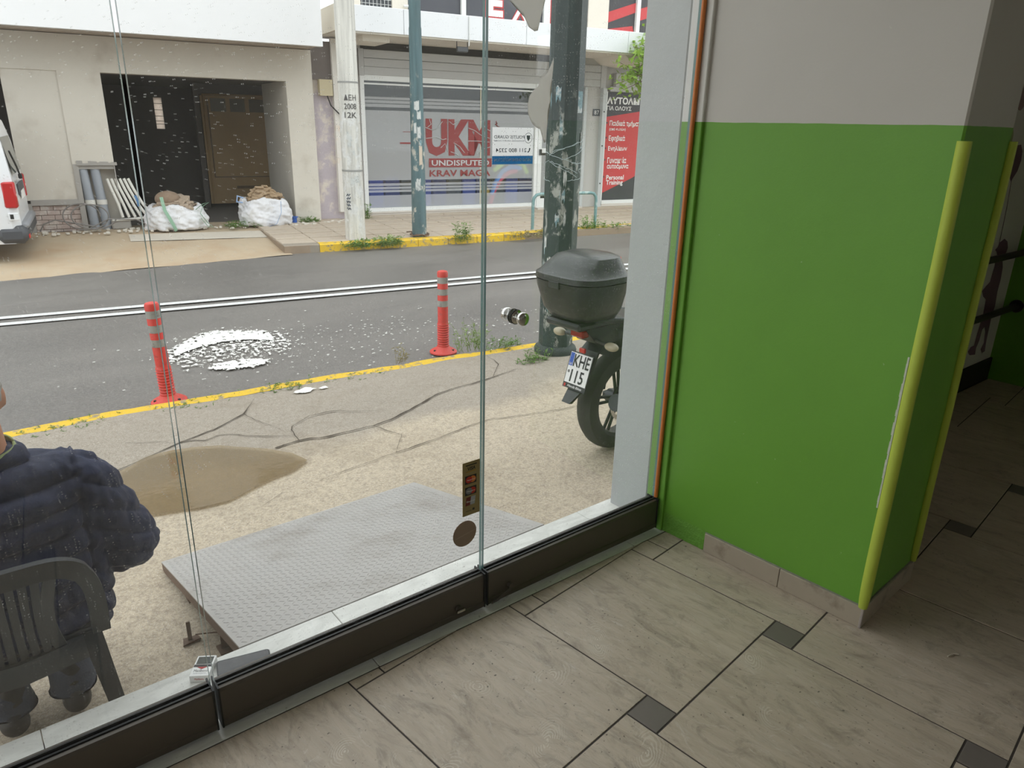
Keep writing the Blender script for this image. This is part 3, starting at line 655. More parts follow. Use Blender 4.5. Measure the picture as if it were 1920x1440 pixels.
# cigarette pack and phone on the sill
cp=thing('cigarette_pack','open white cigarette pack lying on the marble sill by the pane joint','cigarette pack',(.398,1.945,.0005),math.radians(-33))
MB().bbox(-.0275,.0275,-.044,.044,0,.023,.001).build('box',m_wht,cp)
MB().box(-.0225,.0225,.006,.038,.0231,.0235).build('picture',M('pack_dark_print',L(62,66,60),.5,.5,60),cp); MB().box(-.026,.026,-.006,.004,.0231,.0236).build('band',M('pack_black_print',L(38,34,34),.5,.3,90),cp)
MB().add([(-.016,-.0062,.0237),(.016,-.0062,.0237),(0,-.016,.0237)],[(0,1,2)]).build('chevron',M('pack_red',L(170,40,40),.5),cp,fix=False)
text('Marlboro',m_ink,cp,(0,-.028,.0233),.040,.011,rot=(0,0,0),ext=.0003,align='CENTER'); text('FILTER CIGARETTES',M('pack_grey_print',L(120,125,135),.5),cp,(0,-.036,.0233),.036,.004,rot=(0,0,0),ext=.0003,align='CENTER')
text('Marlboro',m_red,cp,(0,-.0443,.008),.026,.007,rot=(PI/2,0,0),ext=.0003,align='CENTER')
ph=thing('smartphone','dark smartphone lying on the marble sill next to the cigarette pack','phone',(.503,1.898,.0005),math.radians(-14))
def rrect(hx,hy,r,n=6): return [(sx*(hx-r)+r*math.cos(a),sy*(hy-r)+r*math.sin(a)) for sx,sy,a0 in ((1,1,0),(-1,1,PI/2),(-1,-1,PI),(1,-1,1.5*PI)) for a in [a0+PI/2*k/n for k in range(n+1)]]
MB().prism(rrect(.078,.040,.011),0,.009).build('case',M('phone_case',L(58,60,62),.6,.2,200),ph); MB().prism(rrect(.074,.036,.009),.009,.0094).build('screen',M('phone_screen',L(30,32,36),.12,.05),ph)
# ---------------------------------------------------------------- red bollards
m_bred=M('red_bollard_plastic',L(214,68,58),.5,.1,14,dirt=L(130,66,60),dscale=16,dlo=.58,dhi=.75); m_refl=M('silver_reflective_band',L(160,160,154),.35,.15,25,dirt=L(96,92,88),dscale=18,dlo=.5,dhi=.7)
def bollard(loc,h,lab,tilt=0):
    b=thing('bollard',lab,'bollard',loc,0,'red traffic bollards along the near kerb'); b.rotation_euler=(0,tilt,0)
    r=.047
    MB().lathe([(.125,0),(.125,.010),(.11,.022),(.066,.045),(.056,.06)],28).build('base',m_bred,b,smooth=True)
    for k in range(3):
        a=2*PI*k/3+1.1; MB().cyl((.096*math.cos(a),.096*math.sin(a),.012),(.096*math.cos(a),.096*math.sin(a),.034),.011,n=8).build('bolt_head',m_black,b)
    pr=[(.055,.055)]
    for k in range(9): z=.07+k*.022; pr+=[(.055,z),(.048,z+.006),(.048,z+.014),(.054,z+.018)]
    pr+=[(.050,.275),(r,.29),(r,h-.02),(r*.85,h-.006),(r*.45,h)]
    MB().lathe(pr,28).build('post',m_bred,b,smooth=True)
    for z in (.43,.535,.64): MB().lathe([(r+.0012,z*h/.75),(r+.0012,(z+.055)*h/.75)],28,cap=False).build('reflective_band',m_refl,b,smooth=True)
    MB().lathe([(r+.001,h-.05),(r+.001,h-.018),(r*.88,h-.004),(r*.5,h+.001),(.001,h+.002)],28).build('cap',m_bred,b,smooth=True)
bollard((1.165,5.50,-.412),.755,'red bollard with grey bands standing by the kerb nearer the seated man',math.radians(-2))
bollard((3.52,5.40,-.412),.755,'red bollard with grey bands standing by the kerb near the lamp pole')
bollard((5.48,5.15,-.412),.745,'red bollard mostly hidden behind the motorcycle top box')
# ---------------------------------------------------------------- big green lamp pole on the near pavement
def polemat(name,base,flake,lo,hi,ht=1.6):
    t=NT(name); o=t.obj(); z=t.xyz(o)[2]
    n=t.noise(t.vmul(o,(1,1,.6)),7,7,.72); st=t.noise(t.vmul(o,(14,14,.7)),1.5,4)
    c=t.mix(t.ramp(st,.3,.7),tuple(x*.75 for x in base),tuple(min(1,x*1.25) for x in base))
    low=t.node('ShaderNodeMapRange',{'Value':z,'From Min':ht,'From Max':ht+.4,'To Min':1.0,'To Max':.0}).outputs[0]
    f=t.math('MULTIPLY',t.ramp(n,lo,hi),low); c=t.mix(f,c,t.mix(t.noise(o,30,3),flake,tuple(x*.6 for x in flake)))
    return t.end(t.bsdf(c,.55,0,.4,t.bump(n,.25,.004)))
m_gpole=polemat('dark_green_pole_paint',L(50,64,63),L(178,180,172),.545,.60,1.85)
m_paper=M('weathered_paper',L(206,208,204),.85,.12,12,dirt=L(140,146,146),dscale=12,dlo=.5,dhi=.7); m_paper2=M('torn_blue_paper',L(120,150,156),.85,.2,14,dirt=L(190,196,196),dscale=18,dlo=.5,dhi=.6)
def patch(par,r,a0,a1,z0,z1,mat,name='paper_scrap',tear=.0,seed=0):
    def fn(u,v):
        a=a0+(a1-a0)*u; z=z0+(z1-z0)*v+tear*noise.noise((u*5,v*3,seed))*(1 if v in(0,1) else .3); rr=r(z)+.0015+.001*abs(noise.noise((u*4,v*4,seed)))
        return Vector((rr*math.cos(a),rr*math.sin(a),z))
    MB().grid(fn,8,6).build(name,mat,par,smooth=True)
lp=thing('lamp_pole','thick dark green lamp pole with torn poster scraps behind the motorcycle','pole',(4.20,4.62,gz(4.62)))
rad=lambda z:.150-.0035*max(0,z)
MB().lathe([(rad(0),.0),(rad(1.5),1.5),(rad(3),3),(rad(7),7)],8).build('shaft',m_gpole,lp)
MB().lathe([(.185,-.02),(.19,.03),(.18,.055),(.16,.07),(.152,.075)],24).build('base_collar',M('dark_cast_base',L(56,64,62),.7,.2,20,bump=.3),lp,smooth=True)
random.seed(11)
ctr=math.atan2(-4.62,-4.20)
for k in range(22):
    a=ctr+random.uniform(-1.35,1.35); z=random.uniform(.35,2.1); w_=random.uniform(.08,.34); h=random.uniform(.02,.11)
    patch(lp,lambda q:rad(q)*.955+.002,a,a+w_,z,z+h,m_paper if random.random()<.5 else m_paper2,tear=.10,seed=k)
patch(lp,lambda q:rad(q)*.97,ctr+.75,ctr+1.25,2.0,2.16,m_paper2,'poster',seed=70); patch(lp,lambda q:rad(q)*.97,ctr-1.3,ctr-.95,.62,.74,m_paper,'poster',seed=71)
tp=thing('tape_wrap','shredded translucent tape wound around the thick green pole','tape',(4.20,4.62,gz(4.62)+1.45)); mb=MB()
m_tape=M('clear_tape',L(180,196,198),.3,.2,20)
for k in range(26):
    z=random.uniform(0,.32); pts=[]; a0=random.uniform(0,6.28); L_=random.uniform(.6,2.4); sl_=random.uniform(-.12,.12)
    for i in range(13): a=a0+L_*i/12; r=.150+.003*random.random(); pts.append((r*math.cos(a),r*math.sin(a),z+sl_*i/12+.01*random.random()))
    mb.tube(pts,.0018,4)
mb.build('tape_strands',m_tape,tp,kind='stuff')
# ---------------------------------------------------------------- weeds
m_leaf=[M('weed_green_a',L(104,140,60),.6,.25,20),M('weed_green_b',L(134,160,84),.6,.25,20),M('dry_weed',L(150,140,92),.7,.25,20)]
def weed(loc,lab,n,h,spread,mi,seed,lw=.012,group='weeds along the kerbs'):
    random.seed(seed); t=thing('weed',lab,'weed',loc,0,group); st=MB(); lf=MB()
    for i in range(n):
        a=random.uniform(0,2*PI); r=spread*math.sqrt(random.random()); bx,by=r*math.cos(a)*random.choice((1,1.6)),r*math.sin(a)*.6
        hh=h*random.uniform(.35,1); lean=Vector((random.gauss(0,.25),random.gauss(0,.25),1)).normalized()
        p0=Vector((bx,by,-.012)); p1=p0+lean*hh; st.tube([p0,p0.lerp(p1,.5),p1],[.0022,.0016,.0008],4,caps=False)
        for k in range(random.randint(4,8)):
            b=p0.lerp(p1,random.uniform(.15,1)); d=Vector((random.gauss(0,1),random.gauss(0,1),random.uniform(.1,.9))).normalized(); l=random.uniform(2.2,4.5)*lw
            s=d.cross(Vector((0,0,1))).normalized()*lw*.5; lf.add([b,b+d*l*.5+s,b+d*l+Vector((0,0,-.2*l)),b+d*l*.5-s],[(0,1,2,3)])
    st.build('stems',m_leaf[mi],t,kind='stuff',fix=False); lf.build('leaves',m_leaf[mi],t,kind='stuff',fix=False)
weed((3.66,5.13,-.335),'tall bushy weed on the kerb right of the bollard by the pole',36,.32,.13,1,1)
weed((3.86,5.02,-.335),'low green weed clump on the kerb between bollard and pole',34,.13,.16,0,2)
weed((3.85,4.50,gz(4.5)+.004),'small grass tuft on the pavement left of the green pole base',30,.10,.12,0,3)
weed((2.92,5.14,-.33),'thin dry weed stalk by the kerb left of the red bollard',7,.22,.05,2,4)
weed((1.88,5.10,-.335),'green grass patch at the kerb beside the white splash',26,.06,.15,0,5,.008)
for i,(x,l) in enumerate(((.5,'thin moss line along the kerb near the seated man'),(1.3,'thin moss line along the kerb at the first bollard'),(2.5,'thin moss line along the kerb before the second bollard'))):
    weed((x,kerbY(x)-.115,gz(5.2)+.004),l,40,.022,.22,0,20+i,.006)
# ---------------------------------------------------------------- motorcycle
bk=thing('motorcycle','black motorcycle with large top box parked beside the grey pier','motorcycle',(3.07,2.80,gz(2.8)+.004),math.radians(2))
m_bblk=M('black_bike_plastic',L(38,40,40),.42,.12,30); m_tyre=M('tyre_rubber',L(52,50,48),.8,.15,30,bump=.3,bscale=60); m_frame=M('bike_frame_metal',L(60,62,64),.4,.1,20,metal=.6)
def boxmat():
    t=NT('wet_black_top_box'); o=t.obj(); vo=t.node('ShaderNodeTexVoronoi',{'Vector':o,'Scale':95.0}); dot=t.math('MULTIPLY',t.math('LESS_THAN',vo.outputs['Distance'],.22),t.math('GREATER_THAN',t.xyz(vo.outputs['Color'])[0],.6))
    c=t.mix(t.math('MULTIPLY',dot,.5),t.mix(t.noise(o,60,3),L(30,32,32),L(42,44,44)),L(140,142,142)); return t.end(t.bsdf(c,.32,0,.5,t.bump(t.math('ADD',t.noise(o,220,2),dot),.15,.002)))
m_box=boxmat()
RX=Matrix.Rotation(PI/2,4,'X')
def wheel(name,x,r,w_):
    mx=Matrix.Translation((x,0,r))@RX
    ty=MB(); pr=[(r-.085,-w_*.42),(r-.05,-w_*.5),(r-.018,-w_*.42),(r-.002,-w_*.18),(r,0),(r-.002,w_*.18),(r-.018,w_*.42),(r-.05,w_*.5),(r-.085,w_*.42)]
    wv=ty.lathe(pr+[pr[0]],44,mx,cap=False).build(name,m_tyre,bk,smooth=True)
    MB().lathe([(r-.086,-.045),(r-.105,-.04),(r-.11,0),(r-.105,.04),(r-.086,.045),(r-.08,0),(r-.086,-.045)],44,mx,cap=False).build('rim',m_frame,wv,smooth=True)
    for k in range(5):
        a=2*PI*k/5+.5; c,s=math.cos(a),math.sin(a)
        for d in (-.012,.012): MB().cyl(mx@Vector((.03*c-d*s,.03*s+d*c,0)),mx@Vector(((r-.1)*c-d*1.8*s,(r-.1)*s+d*1.8*c,0)),.010,n=8).build('spoke',m_frame,wv,smooth=True)
    MB().lathe([(.042,-.07),(.042,.07)],20,mx).build('hub',m_frame,wv,smooth=True)
    MB().lathe([(.10,.052),(.125,.052),(.125,.056),(.10,.056),(.10,.052)],32,mx,cap=False).build('brake_disc',m_chrome,wv)
wheel('rear_wheel',0,.312,.125); wheel('front_wheel',1.36,.305,.10)
def loft(mb,secs,n=36,e=3.2):
    vs=[]
    for z,cx,hx,hy in secs:
        for j in range(n):
            a=2*PI*j/n; c,s=math.cos(a),math.sin(a); vs.append((cx+hx*math.copysign(abs(c)**(2/e),c),hy*math.copysign(abs(s)**(2/e),s),z))
    k=len(secs); mb.add(vs,[(i*n+j,i*n+(j+1)%n,(i+1)*n+(j+1)%n,(i+1)*n+j) for i in range(k-1) for j in range(n)]+[tuple(range(n))[::-1],tuple((k-1)*n+j for j in range(n))]); return mb
DZ=-.03
tb=loft(MB(),[(.90,-.34,.12,.12),(.915,-.34,.155,.16),(.96,-.35,.18,.19),(1.08,-.36,.205,.222),(1.115,-.36,.21,.228),(1.118,-.36,.204,.222)]).build('top_box',m_box,bk,smooth=True)
loft(MB(),[(1.118,-.36,.204,.222),(1.122,-.36,.214,.232),(1.150,-.36,.212,.229),(1.158,-.358,.196,.216),(1.195,-.345,.172,.192),(1.238,-.325,.138,.160),(1.252,-.315,.10,.12),(1.257,-.31,.05,.06)]).build('lid',m_box,tb,smooth=True,sharp=28)
MB().bbox(-.575,-.560,-.04,.04,1.085,1.125,.004).build('latch',m_bblk,tb); tb.location.z=-.035
MB().bbox(-.50,-.18,-.13,.13,.862,.902,.012).build('mount_plate',m_bblk,tb)
# tail: rack, seat, lamp, side covers
MB().tube([(-.42,-.10,.87),(-.25,-.13,.86),(.05,-.15,.82),(.2,-.14,.80)],.016,10).tube([(-.42,.10,.87),(-.25,.13,.86),(.05,.15,.82),(.2,.14,.80)],.016,10).tube([(-.42,-.10,.87),(-.44,0,.872),(-.42,.10,.87)],.016,10).build('grab_rail',m_frame,bk,smooth=True)
def seat(u,v):
    x=-.18+.95*u; z=.80-.05*math.sin(PI*min(1,max(0,(u-.35)/.5)))+.05*(1-v)*0; a=(v-.5)*PI
    hw=.13-.05*max(0,u-.5); return Vector((x,hw*math.sin(a),z-.06+.075*math.cos(a)**.6))
MB().grid(seat,24,12).build('seat',M('black_seat_vinyl',L(34,34,34),.55,.1,40,bump=.2),bk,smooth=True)
loft(MB(),[(0,0,.055,.07),(.2,0,.10,.11),(.5,0,.12,.13),(.62,0,.10,.11)],24,2.6)
tl=MB(); tl.add([(-.36,-.055,.80),(-.36,.055,.80),(-.30,-.075,.72),(-.30,.075,.72),(.30,-.14,.70),(.30,.14,.70),(.30,-.15,.80),(.30,.15,.80),(-.1,-.12,.845),(-.1,.12,.845)],[(0,1,3,2),(2,3,5,4),(0,2,4,6,8),(1,9,7,5,3),(0,8,9,1),(8,6,7,9),(4,5,7,6)])
tl.build('tail_cowl',m_bblk,bk)
MB().bbox(-.385,-.33,-.05,.05,.755,.80,.008).build('tail_lamp',M('red_lamp_lens',L(150,24,24),.2,.1),bk)
m_sig=M('smoked_indicator',L(176,166,140),.25,.1)
for s in (-1,1):
    MB().cyl((-.30,s*.06,.74),(-.31,s*.17,.735),.010,n=8).build('indicator_stalk',m_bblk,bk); MB().ell((-.315,s*.20,.735),(.03,.045,.024)).build('indicator',m_sig,bk,smooth=True)
mg=MB(); mg.add([(x,s*w_,z) for x,z,w_ in ((-.16,.74,.07),(-.27,.66,.065),(-.36,.46,.055),(-.445,.385,.030)) for s in (-1,1)]+[(x+.03,s*w_*.8,z-.008) for x,z,w_ in ((-.16,.74,.07),(-.27,.66,.065),(-.36,.46,.055),(-.445,.385,.030)) for s in (-1,1)],
  [(0,1,3,2),(2,3,5,4),(4,5,7,6),(8,10,11,9),(10,12,13,11),(12,14,15,13),(0,2,10,8),(2,4,12,10),(4,6,14,12),(1,9,11,3),(3,11,13,5),(5,13,15,7),(6,7,15,14)])
mg.build('tail_mudguard',m_bblk,bk)
MB().add([(-.10,-.02,.74),(-.10,.02,.74),(-.27,-.03,.66),(-.27,.03,.66),(-.13,-.03,.60),(-.13,.03,.60)],[(0,1,3,2),(2,3,5,4),(0,2,4),(1,5,3),(0,4,5,1)]).build('plate_bracket',m_bblk,bk)
MB().bbox(-.335,-.318,-.022,.022,.655,.683,.004).build('reflector',M('red_reflector',L(196,50,44),.25,.1),bk)
# licence plate: two rows
pang=math.atan2(.065,.215)
pm=Matrix.Translation((-.335,0,.650))@Matrix.Rotation(-PI/2,4,'Z')@Matrix.Rotation(PI/2,4,'X')@Matrix.Rotation(0,4,'Z')
pl_=bpy.data.objects.new('licence_plate',MB().box(-.087,.087,-.212,0,-.004,0).mesh('licence_plate')); COL.objects.link(pl_); pl_.parent=bk; pl_.data.materials.append(m_bblk)
pl_.location=(-.340,0,.655); pl_.rotation_euler=Matrix.Rotation(-PI/2,3,'Z').to_euler(); 
pl_.matrix_local=Matrix.Translation((-.325,0,.652))@Matrix.Rotation(-PI/2,4,'Z')@Matrix.Rotation(PI/2-.30,4,'X')
MB().box(-.082,.082,-.182,-.006,.0005,.0015).build('plate_face',m_wht,pl_); MB().box(-.080,-.052,-.085,-.010,.0015,.002).build('euro_band',M('eu_blue',L(40,84,180),.5,.05),pl_)
for tx,x,y,h,wd in (('KHE',-.048,-.084,.070,.122),('115',-.046,-.174,.072,.10)): text(tx,m_ink,pl_,(x,y,.002),wd,h,rot=(0,0,0),bold=.015)
text('GR',m_wht,pl_,(-.066,-.080,.0022),.02,.012,rot=(0,0,0),align='CENTER'); text('Honda Bikes',m_wht,pl_,(.006,-.204,.0008),.11,.014,rot=(0,0,0),align='CENTER',shear=.2,bold=.01)
MB().box(-.078,-.066,-.207,-.190,.0005,.0012).build('dealer_mark',m_red,pl_); MB().prism([(-.066+.009*math.cos(k*PI/6),-.118+.009*math.sin(k*PI/6)) for k in range(12)],.0015,.0022).build('plate_seal',M('plate_seal_grey',L(120,120,118),.5),pl_)
MB().prism([(.052+.007*math.cos(k*PI/6),-.018+.007*math.sin(k*PI/6)) for k in range(12)],.0015,.0022).build('plate_bolt',m_frame,pl_)
# suspension, swing arm, engine block, tank, fork
for s in (-1,1):
    sh=MB().cyl((-.01,s*.115,.34),(.06,s*.125,.70),.016,n=10).build('shock_absorber',m_frame,bk,smooth=True)
    p0,p1=Vector((.005,s*.117,.42)),Vector((.055,s*.124,.67)); MB().tube([p0.lerp(p1,i/90)+Vector((.030*math.cos(i*.62),.030*math.sin(i*.62),0)) for i in range(91)],.0055,6).build('coil_spring',m_bblk,sh,smooth=True)
    MB().bbox(-.03,.52,s*.085-.016,s*.085+.016,.285,.335,.006).build('swing_arm',m_frame,bk)
    MB().tube([(1.36,s*.10,.30),(1.16,s*.10,.86),(1.12,s*.10,.98)],[.028,.026,.024],12).build('fork_leg',m_chrome,bk,smooth=True)
    MB().tube([(1.10,0,1.02),(1.08,s*.15,1.03),(.98,s*.30,1.08),(.92,s*.40,1.07)],.013,8).build('handlebar',m_frame,bk,smooth=True)
    MB().tube([(1.02,s*.25,1.08),(1.04,s*.28,1.20)],.006,6).build('mirror_stem',m_bblk,bk); MB().ell((1.04,s*.30,1.24),(.012,.06,.04)).build('mirror',m_bblk,bk,smooth=True)
MB().tube([(.10,-.16,.30),(-.05,-.19,.34),(-.25,-.20,.40)],[.045,.055,.05],14).build('exhaust_silencer',m_frame,bk,smooth=True)
MB().bbox(.42,.86,-.14,.14,.22,.60,.04).build('engine',m_frame,bk); loft(MB(),[(.66,.72,.24,.10),(.76,.72,.30,.15),(.90,.74,.28,.15),(.98,.75,.18,.09)],28,2.4).build('fuel_tank',m_bblk,bk,smooth=True)
MB().ell((1.22,0,.92),(.08,.10,.10)).build('headlamp',m_chrome,bk,smooth=True); MB().tube([(1.10,0,.62),(1.2,0,.65),(1.36,0,.64),(1.56,0,.56)],[.03,.06,.07,.05],12,flat=.35).build('front_mudguard',m_bblk,bk,smooth=True)
MB().tube([(.10,-.12,.70),(.45,-.12,.62),(.95,-.05,.92)],.02,8).tube([(.10,.12,.70),(.45,.12,.62),(.95,.05,.92)],.02,8).build('frame_tubes',m_frame,bk,smooth=True)
MB().cyl((.45,.10,.28),(.36,.30,.0),.012,n=8).build('side_stand',m_frame,bk)
for s in (-1,1): MB().prism([(.0,.56),(.30,.52),(.38,.72),(.05,.76)],s*.125-.012,s*.125+.012,RX).build('side_cover',m_bblk,bk)
# ---------------------------------------------------------------- plastic chair
GZ=gz(2.2)
ch_=thing('plastic_chair','dark grey plastic garden chair with slatted back under the seated man','chair',(-.03,2.22,GZ+.004))
m_chair=M('dark_grey_plastic',L(60,62,64),.45,.1,9,bump=.08,bscale=150)
def yb(z): return -.115-.12*max(0,(z-.42))/.34      # backrest leans towards the glass
def band(pts,wid,thk,mat,name,par):
    vs=[];pts=[Vector(p) for p in pts];n=len(pts)
    for i,p in enumerate(pts):
        t=(pts[min(i+1,n-1)]-pts[max(i-1,0)]).normalized(); s=t.cross(Vector((0,1,0))).normalized(); o=Vector((0,1,0))
        w_=wid[i] if isinstance(wid,list) else wid
        for a,b in ((-1,-1),(1,-1),(1,1),(-1,1)): vs.append(p+s*w_*.5*a+o*thk*.5*b)
    return MB().add(vs,[(i*4+j,i*4+(j+1)%4,(i+1)*4+(j+1)%4,(i+1)*4+j) for i in range(n-1) for j in range(4)]+[(3,2,1,0),tuple((n-1)*4+j for j in range(4))]).build(name,mat,par,smooth=True,sharp=50)
bw=.205
arch=[]
for i in range(33):
    a=PI*i/32; c=math.cos(a); s=math.sin(a); x=bw*math.copysign(abs(c)**.42,c); z=.42+.305*abs(s)**.55; arch.append((x,yb(z)-.0,z))
br=band(arch,[.046]*9+[.052]*15+[.046]*9,.022,m_chair,'backrest',ch_)
lipb=[(x*.90,y+.004,.42+(z-.42)*.91) for x,y,z in arch]
for i in range(6):
    u=(i-2.5)/2.5; pts=[(u*.072*(1-.10*math.sin(PI*k/8)),yb(.40+.29*k/8)+.004,.38+.315*k/8) for k in range(9)]
    band(pts,.0195,.010,m_chair,'slat',br)
for s in (-1,1): band([(s*(.108-.022*math.sin(PI*k/10)),yb(.40+.03*k)+.004,.38+.032*k) for k in range(11)],.030,.016,m_chair,'slat_border',br)
band([(-.16,yb(.39),.385),(0,yb(.39)-.01,.375),(.16,yb(.39),.385)],.07,.02,m_chair,'lower_back_rail',br)
def seatf(u,v): x=(u-.5)*(.42+.04*v); y=-.10+.51*v; return Vector((x,y,.425-.02*math.sin(PI*u)*math.sin(PI*v)+.012*v))
sm=MB().grid(seatf,14,12).build('seat',m_chair,ch_,smooth=True); sm.modifiers.new('thickness','SOLIDIFY').thickness=.012
for sx,sy in ((-1,-1),(1,-1),(-1,1),(1,1)):
    y0=-.09 if sy<0 else .40; y1=-.16 if sy<0 else .47
    a,b=Vector((sx*.205,y0,.43)),Vector((sx*.245,y1,.0)); vs=[]
    for p,w_ in ((a,.055),(b,.036)):
        for q in ((0,0),(-sx*w_,0),(-sx*w_,-sy*.012),(-sx*.012,-sy*.012),(-sx*.012,-sy*w_),(0,-sy*w_)): vs.append(p+Vector((q[0],q[1],0)))
    MB().add(vs,[(i,(i+1)%6,6+(i+1)%6,6+i) for i in range(6)]+[(0,1,2,3,4,5),(6,7,8,9,10,11)]).build('leg',m_chair,ch_)
for s in (): MB().tube([(s*.225,yb(.62),.62),(s*.245,.05,.635),(s*.25,.24,.63),(s*.245,.36,.60),(s*.235,.41,.46)],.02,8,flat=.6).build('armrest',m_chair,ch_,smooth=True)
# ---------------------------------------------------------------- seated man
px,py=-.03,2.25
pn=thing('person','seated person with short grey hair in a navy quilted jacket seen from behind','person',(px,py,GZ+.004))
m_skin=M('skin',L(196,140,112),.55,.08,18); m_hair=M('grey_hair',L(168,164,158),.7,.2,60,bump=.5,bscale=180)
m_jean=M('dark_jeans',L(66,72,86),.8,.18,22,bump=.4,bscale=140,dirt=L(96,104,118),dscale=14,dlo=.55,dhi=.8)
def jacketmat():
    t=NT('navy_quilted_nylon'); o=t.obj(); c=t.mix(t.noise(o,14,4),L(27,33,56),L(48,57,88)); return t.end(t.bsdf(c,.55,0,.22,t.bump(t.noise(o,34,3,.6),.3,.012,t.bump(t.noise(o,12,3),.3,.02))))
m_jack=jacketmat()
Z0=GZ+.004
def W(x,y,z): return (x+.025-px,y+.03-py,z-Z0)
HY=2.25
b=MB()
b.ell(W(-.03,HY+.035,.868),(.076,.096,.112),20,14)                       # skull
b.ell(W(-.03,HY+.085,.80),(.056,.06,.06),16,10)                          # jaw
b.caps(W(-.03,HY-.01,.66),W(-.03,HY+.01,.80),.068,.060)                   # neck
b.ell(W(-.03,HY+.142,.845),(.014,.022,.022),10,8)                        # nose
for s in (-1,1): b.ell(W(-.03+s*.076,HY+.035,.845),(.012,.022,.034),10,8); b.ell(W(-.03+s*.03,HY+.118,.872),(.016,.012,.010),8,6)
b.ell(W(-.03,HY+.125,.798),(.028,.014,.010),8,6)
b.caps(W(-.03,2.25,.30),W(-.03,2.26,.52),.12,.11)
for s in (-1,1):
    b.caps(W(-.03+s*.17,2.24,.58),W(-.03+s*.27,2.30,.30),.05,.042); b.caps(W(-.03+s*.27,2.30,.30),W(-.03+s*.13,2.56,.245),.042,.030)
    hx=-.03+s*.12
    b.caps(W(hx,2.57,.245),W(hx-s*.03,2.64,.235),.030,.032)
    for f in range(4): x0=hx-s*(.055-.021*f)+0; b.caps(W(hx-s*.05+s*.021*f,2.66,.238),W(hx-s*.06+s*.021*f,2.705-.006*abs(f-1.5),.225),.0095,.0085); b.caps(W(hx-s*.06+s*.021*f,2.705,.225),W(hx-s*.06+s*.021*f,2.725-.008*abs(f-1.5),.200),.0085,.0075)
    b.caps(W(hx-s*.055,2.60,.245),W(hx-s*.075,2.66,.232),.011,.009)
    b.caps(W(-.03+s*.09,2.24,.26),W(-.03+s*.14,2.66,.25),.085,.06); b.caps(W(-.03+s*.14,2.66,.25),W(-.02+s*.085,2.36,-.19),.055,.04)
bm_=remeshed(b,'body',.009,3); bm_.materials.append(m_skin); link('body',bm_,pn)
h=MB().ell(W(-.03,HY+.022,.885),(.082,.096,.105),24,16)
def hf(co,n): return .004*noise.noise(co*60) if True else 0
hm=remeshed(h,'hair',.008,1,hf)
bmh=bmesh.new(); bmh.from_mesh(hm)
# cut the face and nape free of hair
def cutf(c): return (c.y>(HY+.075-py) and c.z<.93-Z0) or c.z<(.80-Z0)+.10*max(0,(c.y-(HY-.02-py))/.10)
bmesh.ops.delete(bmh,geom=[f for f in bmh.faces if cutf(f.calc_center_median())],context='FACES'); bmh.to_mesh(hm); bmh.free(); hm.materials.append(m_hair); link('hair',hm,pn)
j=MB(); vs=[];NS=28
for z,cy,hx_,hy_ in ((.10,2.235,.225,.155),(.16,2.235,.245,.165),(.26,2.24,.25,.165),(.36,2.245,.262,.165),(.46,2.245,.272,.16),(.54,2.245,.272,.15),(.60,2.25,.25,.13),(.645,2.25,.19,.105),(.68,2.25,.12,.088),(.705,2.255,.09,.08)):
    for k in range(NS):
        a=2*PI*k/NS; vs.append(W(-.03+hx_*math.cos(a),cy+.9*hy_*math.sin(a),z))
j.add(vs,[(i*NS+k,i*NS+(k+1)%NS,(i+1)*NS+(k+1)%NS,(i+1)*NS+k) for i in range(9) for k in range(NS)]+[tuple(range(NS))[::-1],tuple(9*NS+k for k in range(NS))])
for s in (-1,1):
    j.caps(W(-.03+s*.20,2.25,.555),W(-.03+s*.30,2.29,.32),.102,.100,16); j.caps(W(-.03+s*.305,2.295,.31),W(-.03+s*.22,2.46,.255),.100,.085,16); j.caps(W(-.03+s*.22,2.46,.255),W(-.03+s*.14,2.55,.245),.082,.062,16)
def puff(co,n):
    x=abs(co.x); z=co.z+Z0
    arm=x>.235
    if arm: t=(z+.55*(x-.2)+.15*(co.y)+.02*noise.noise((co.x*6,co.y*6,1)))/.075
    else: t=(z-.22*x+.35*x*x+.02*math.sin(co.x*9))/.075
    q=abs(math.sin(PI*t))**.5
    wr=.006*noise.noise((co.x*13,co.y*13,co.z*22))+.004*noise.noise((co.x*40,co.y*40,co.z*26))
    seam=-.010*math.exp(-((x-.225)/.008)**2) if z<.66 else 0
    return (.015*q-.008 if arm else .026*q-.015)+wr*1.4+seam
jm=remeshed(j,'jacket',.007,6,puff); jm.materials.append(m_jack); link('jacket',jm,pn)
def collar(u,v):
    a=2*PI*u; return Vector(W(-.03+(.088-.006*v)*math.cos(a),2.253+(.080-.004*v)*math.sin(a),.700+.022*v+.012*math.sin(a)))
cl_=MB().grid(collar,32,3).build('collar',M('lime_grey_collar_lining',L(150,164,112),.8,.1,30),pn,smooth=True); cl_.modifiers.new('thickness','SOLIDIFY').thickness=.006
jn=MB()
for s in (-1,1):
    jn.caps(W(-.03+s*.09,2.22,.25),W(-.03+s*.14,2.66,.25),.105,.078,16); jn.caps(W(-.03+s*.14,2.66,.25),W(-.02+s*.085,2.34,-.21),.074,.066,16)
jn.ell(W(-.03,2.24,.24),(.185,.14,.085))
jj=remeshed(jn,'jeans',.011,3,lambda co,n:.010*abs(noise.noise((co.x*6,co.y*8,co.z*30)))*(1.2 if co.z+Z0<.1 else .5))
for v_ in jj.vertices: v_.co.z=max(v_.co.z,-.185-Z0)
jj.materials.append(m_jean); link('jeans',jj,pn)
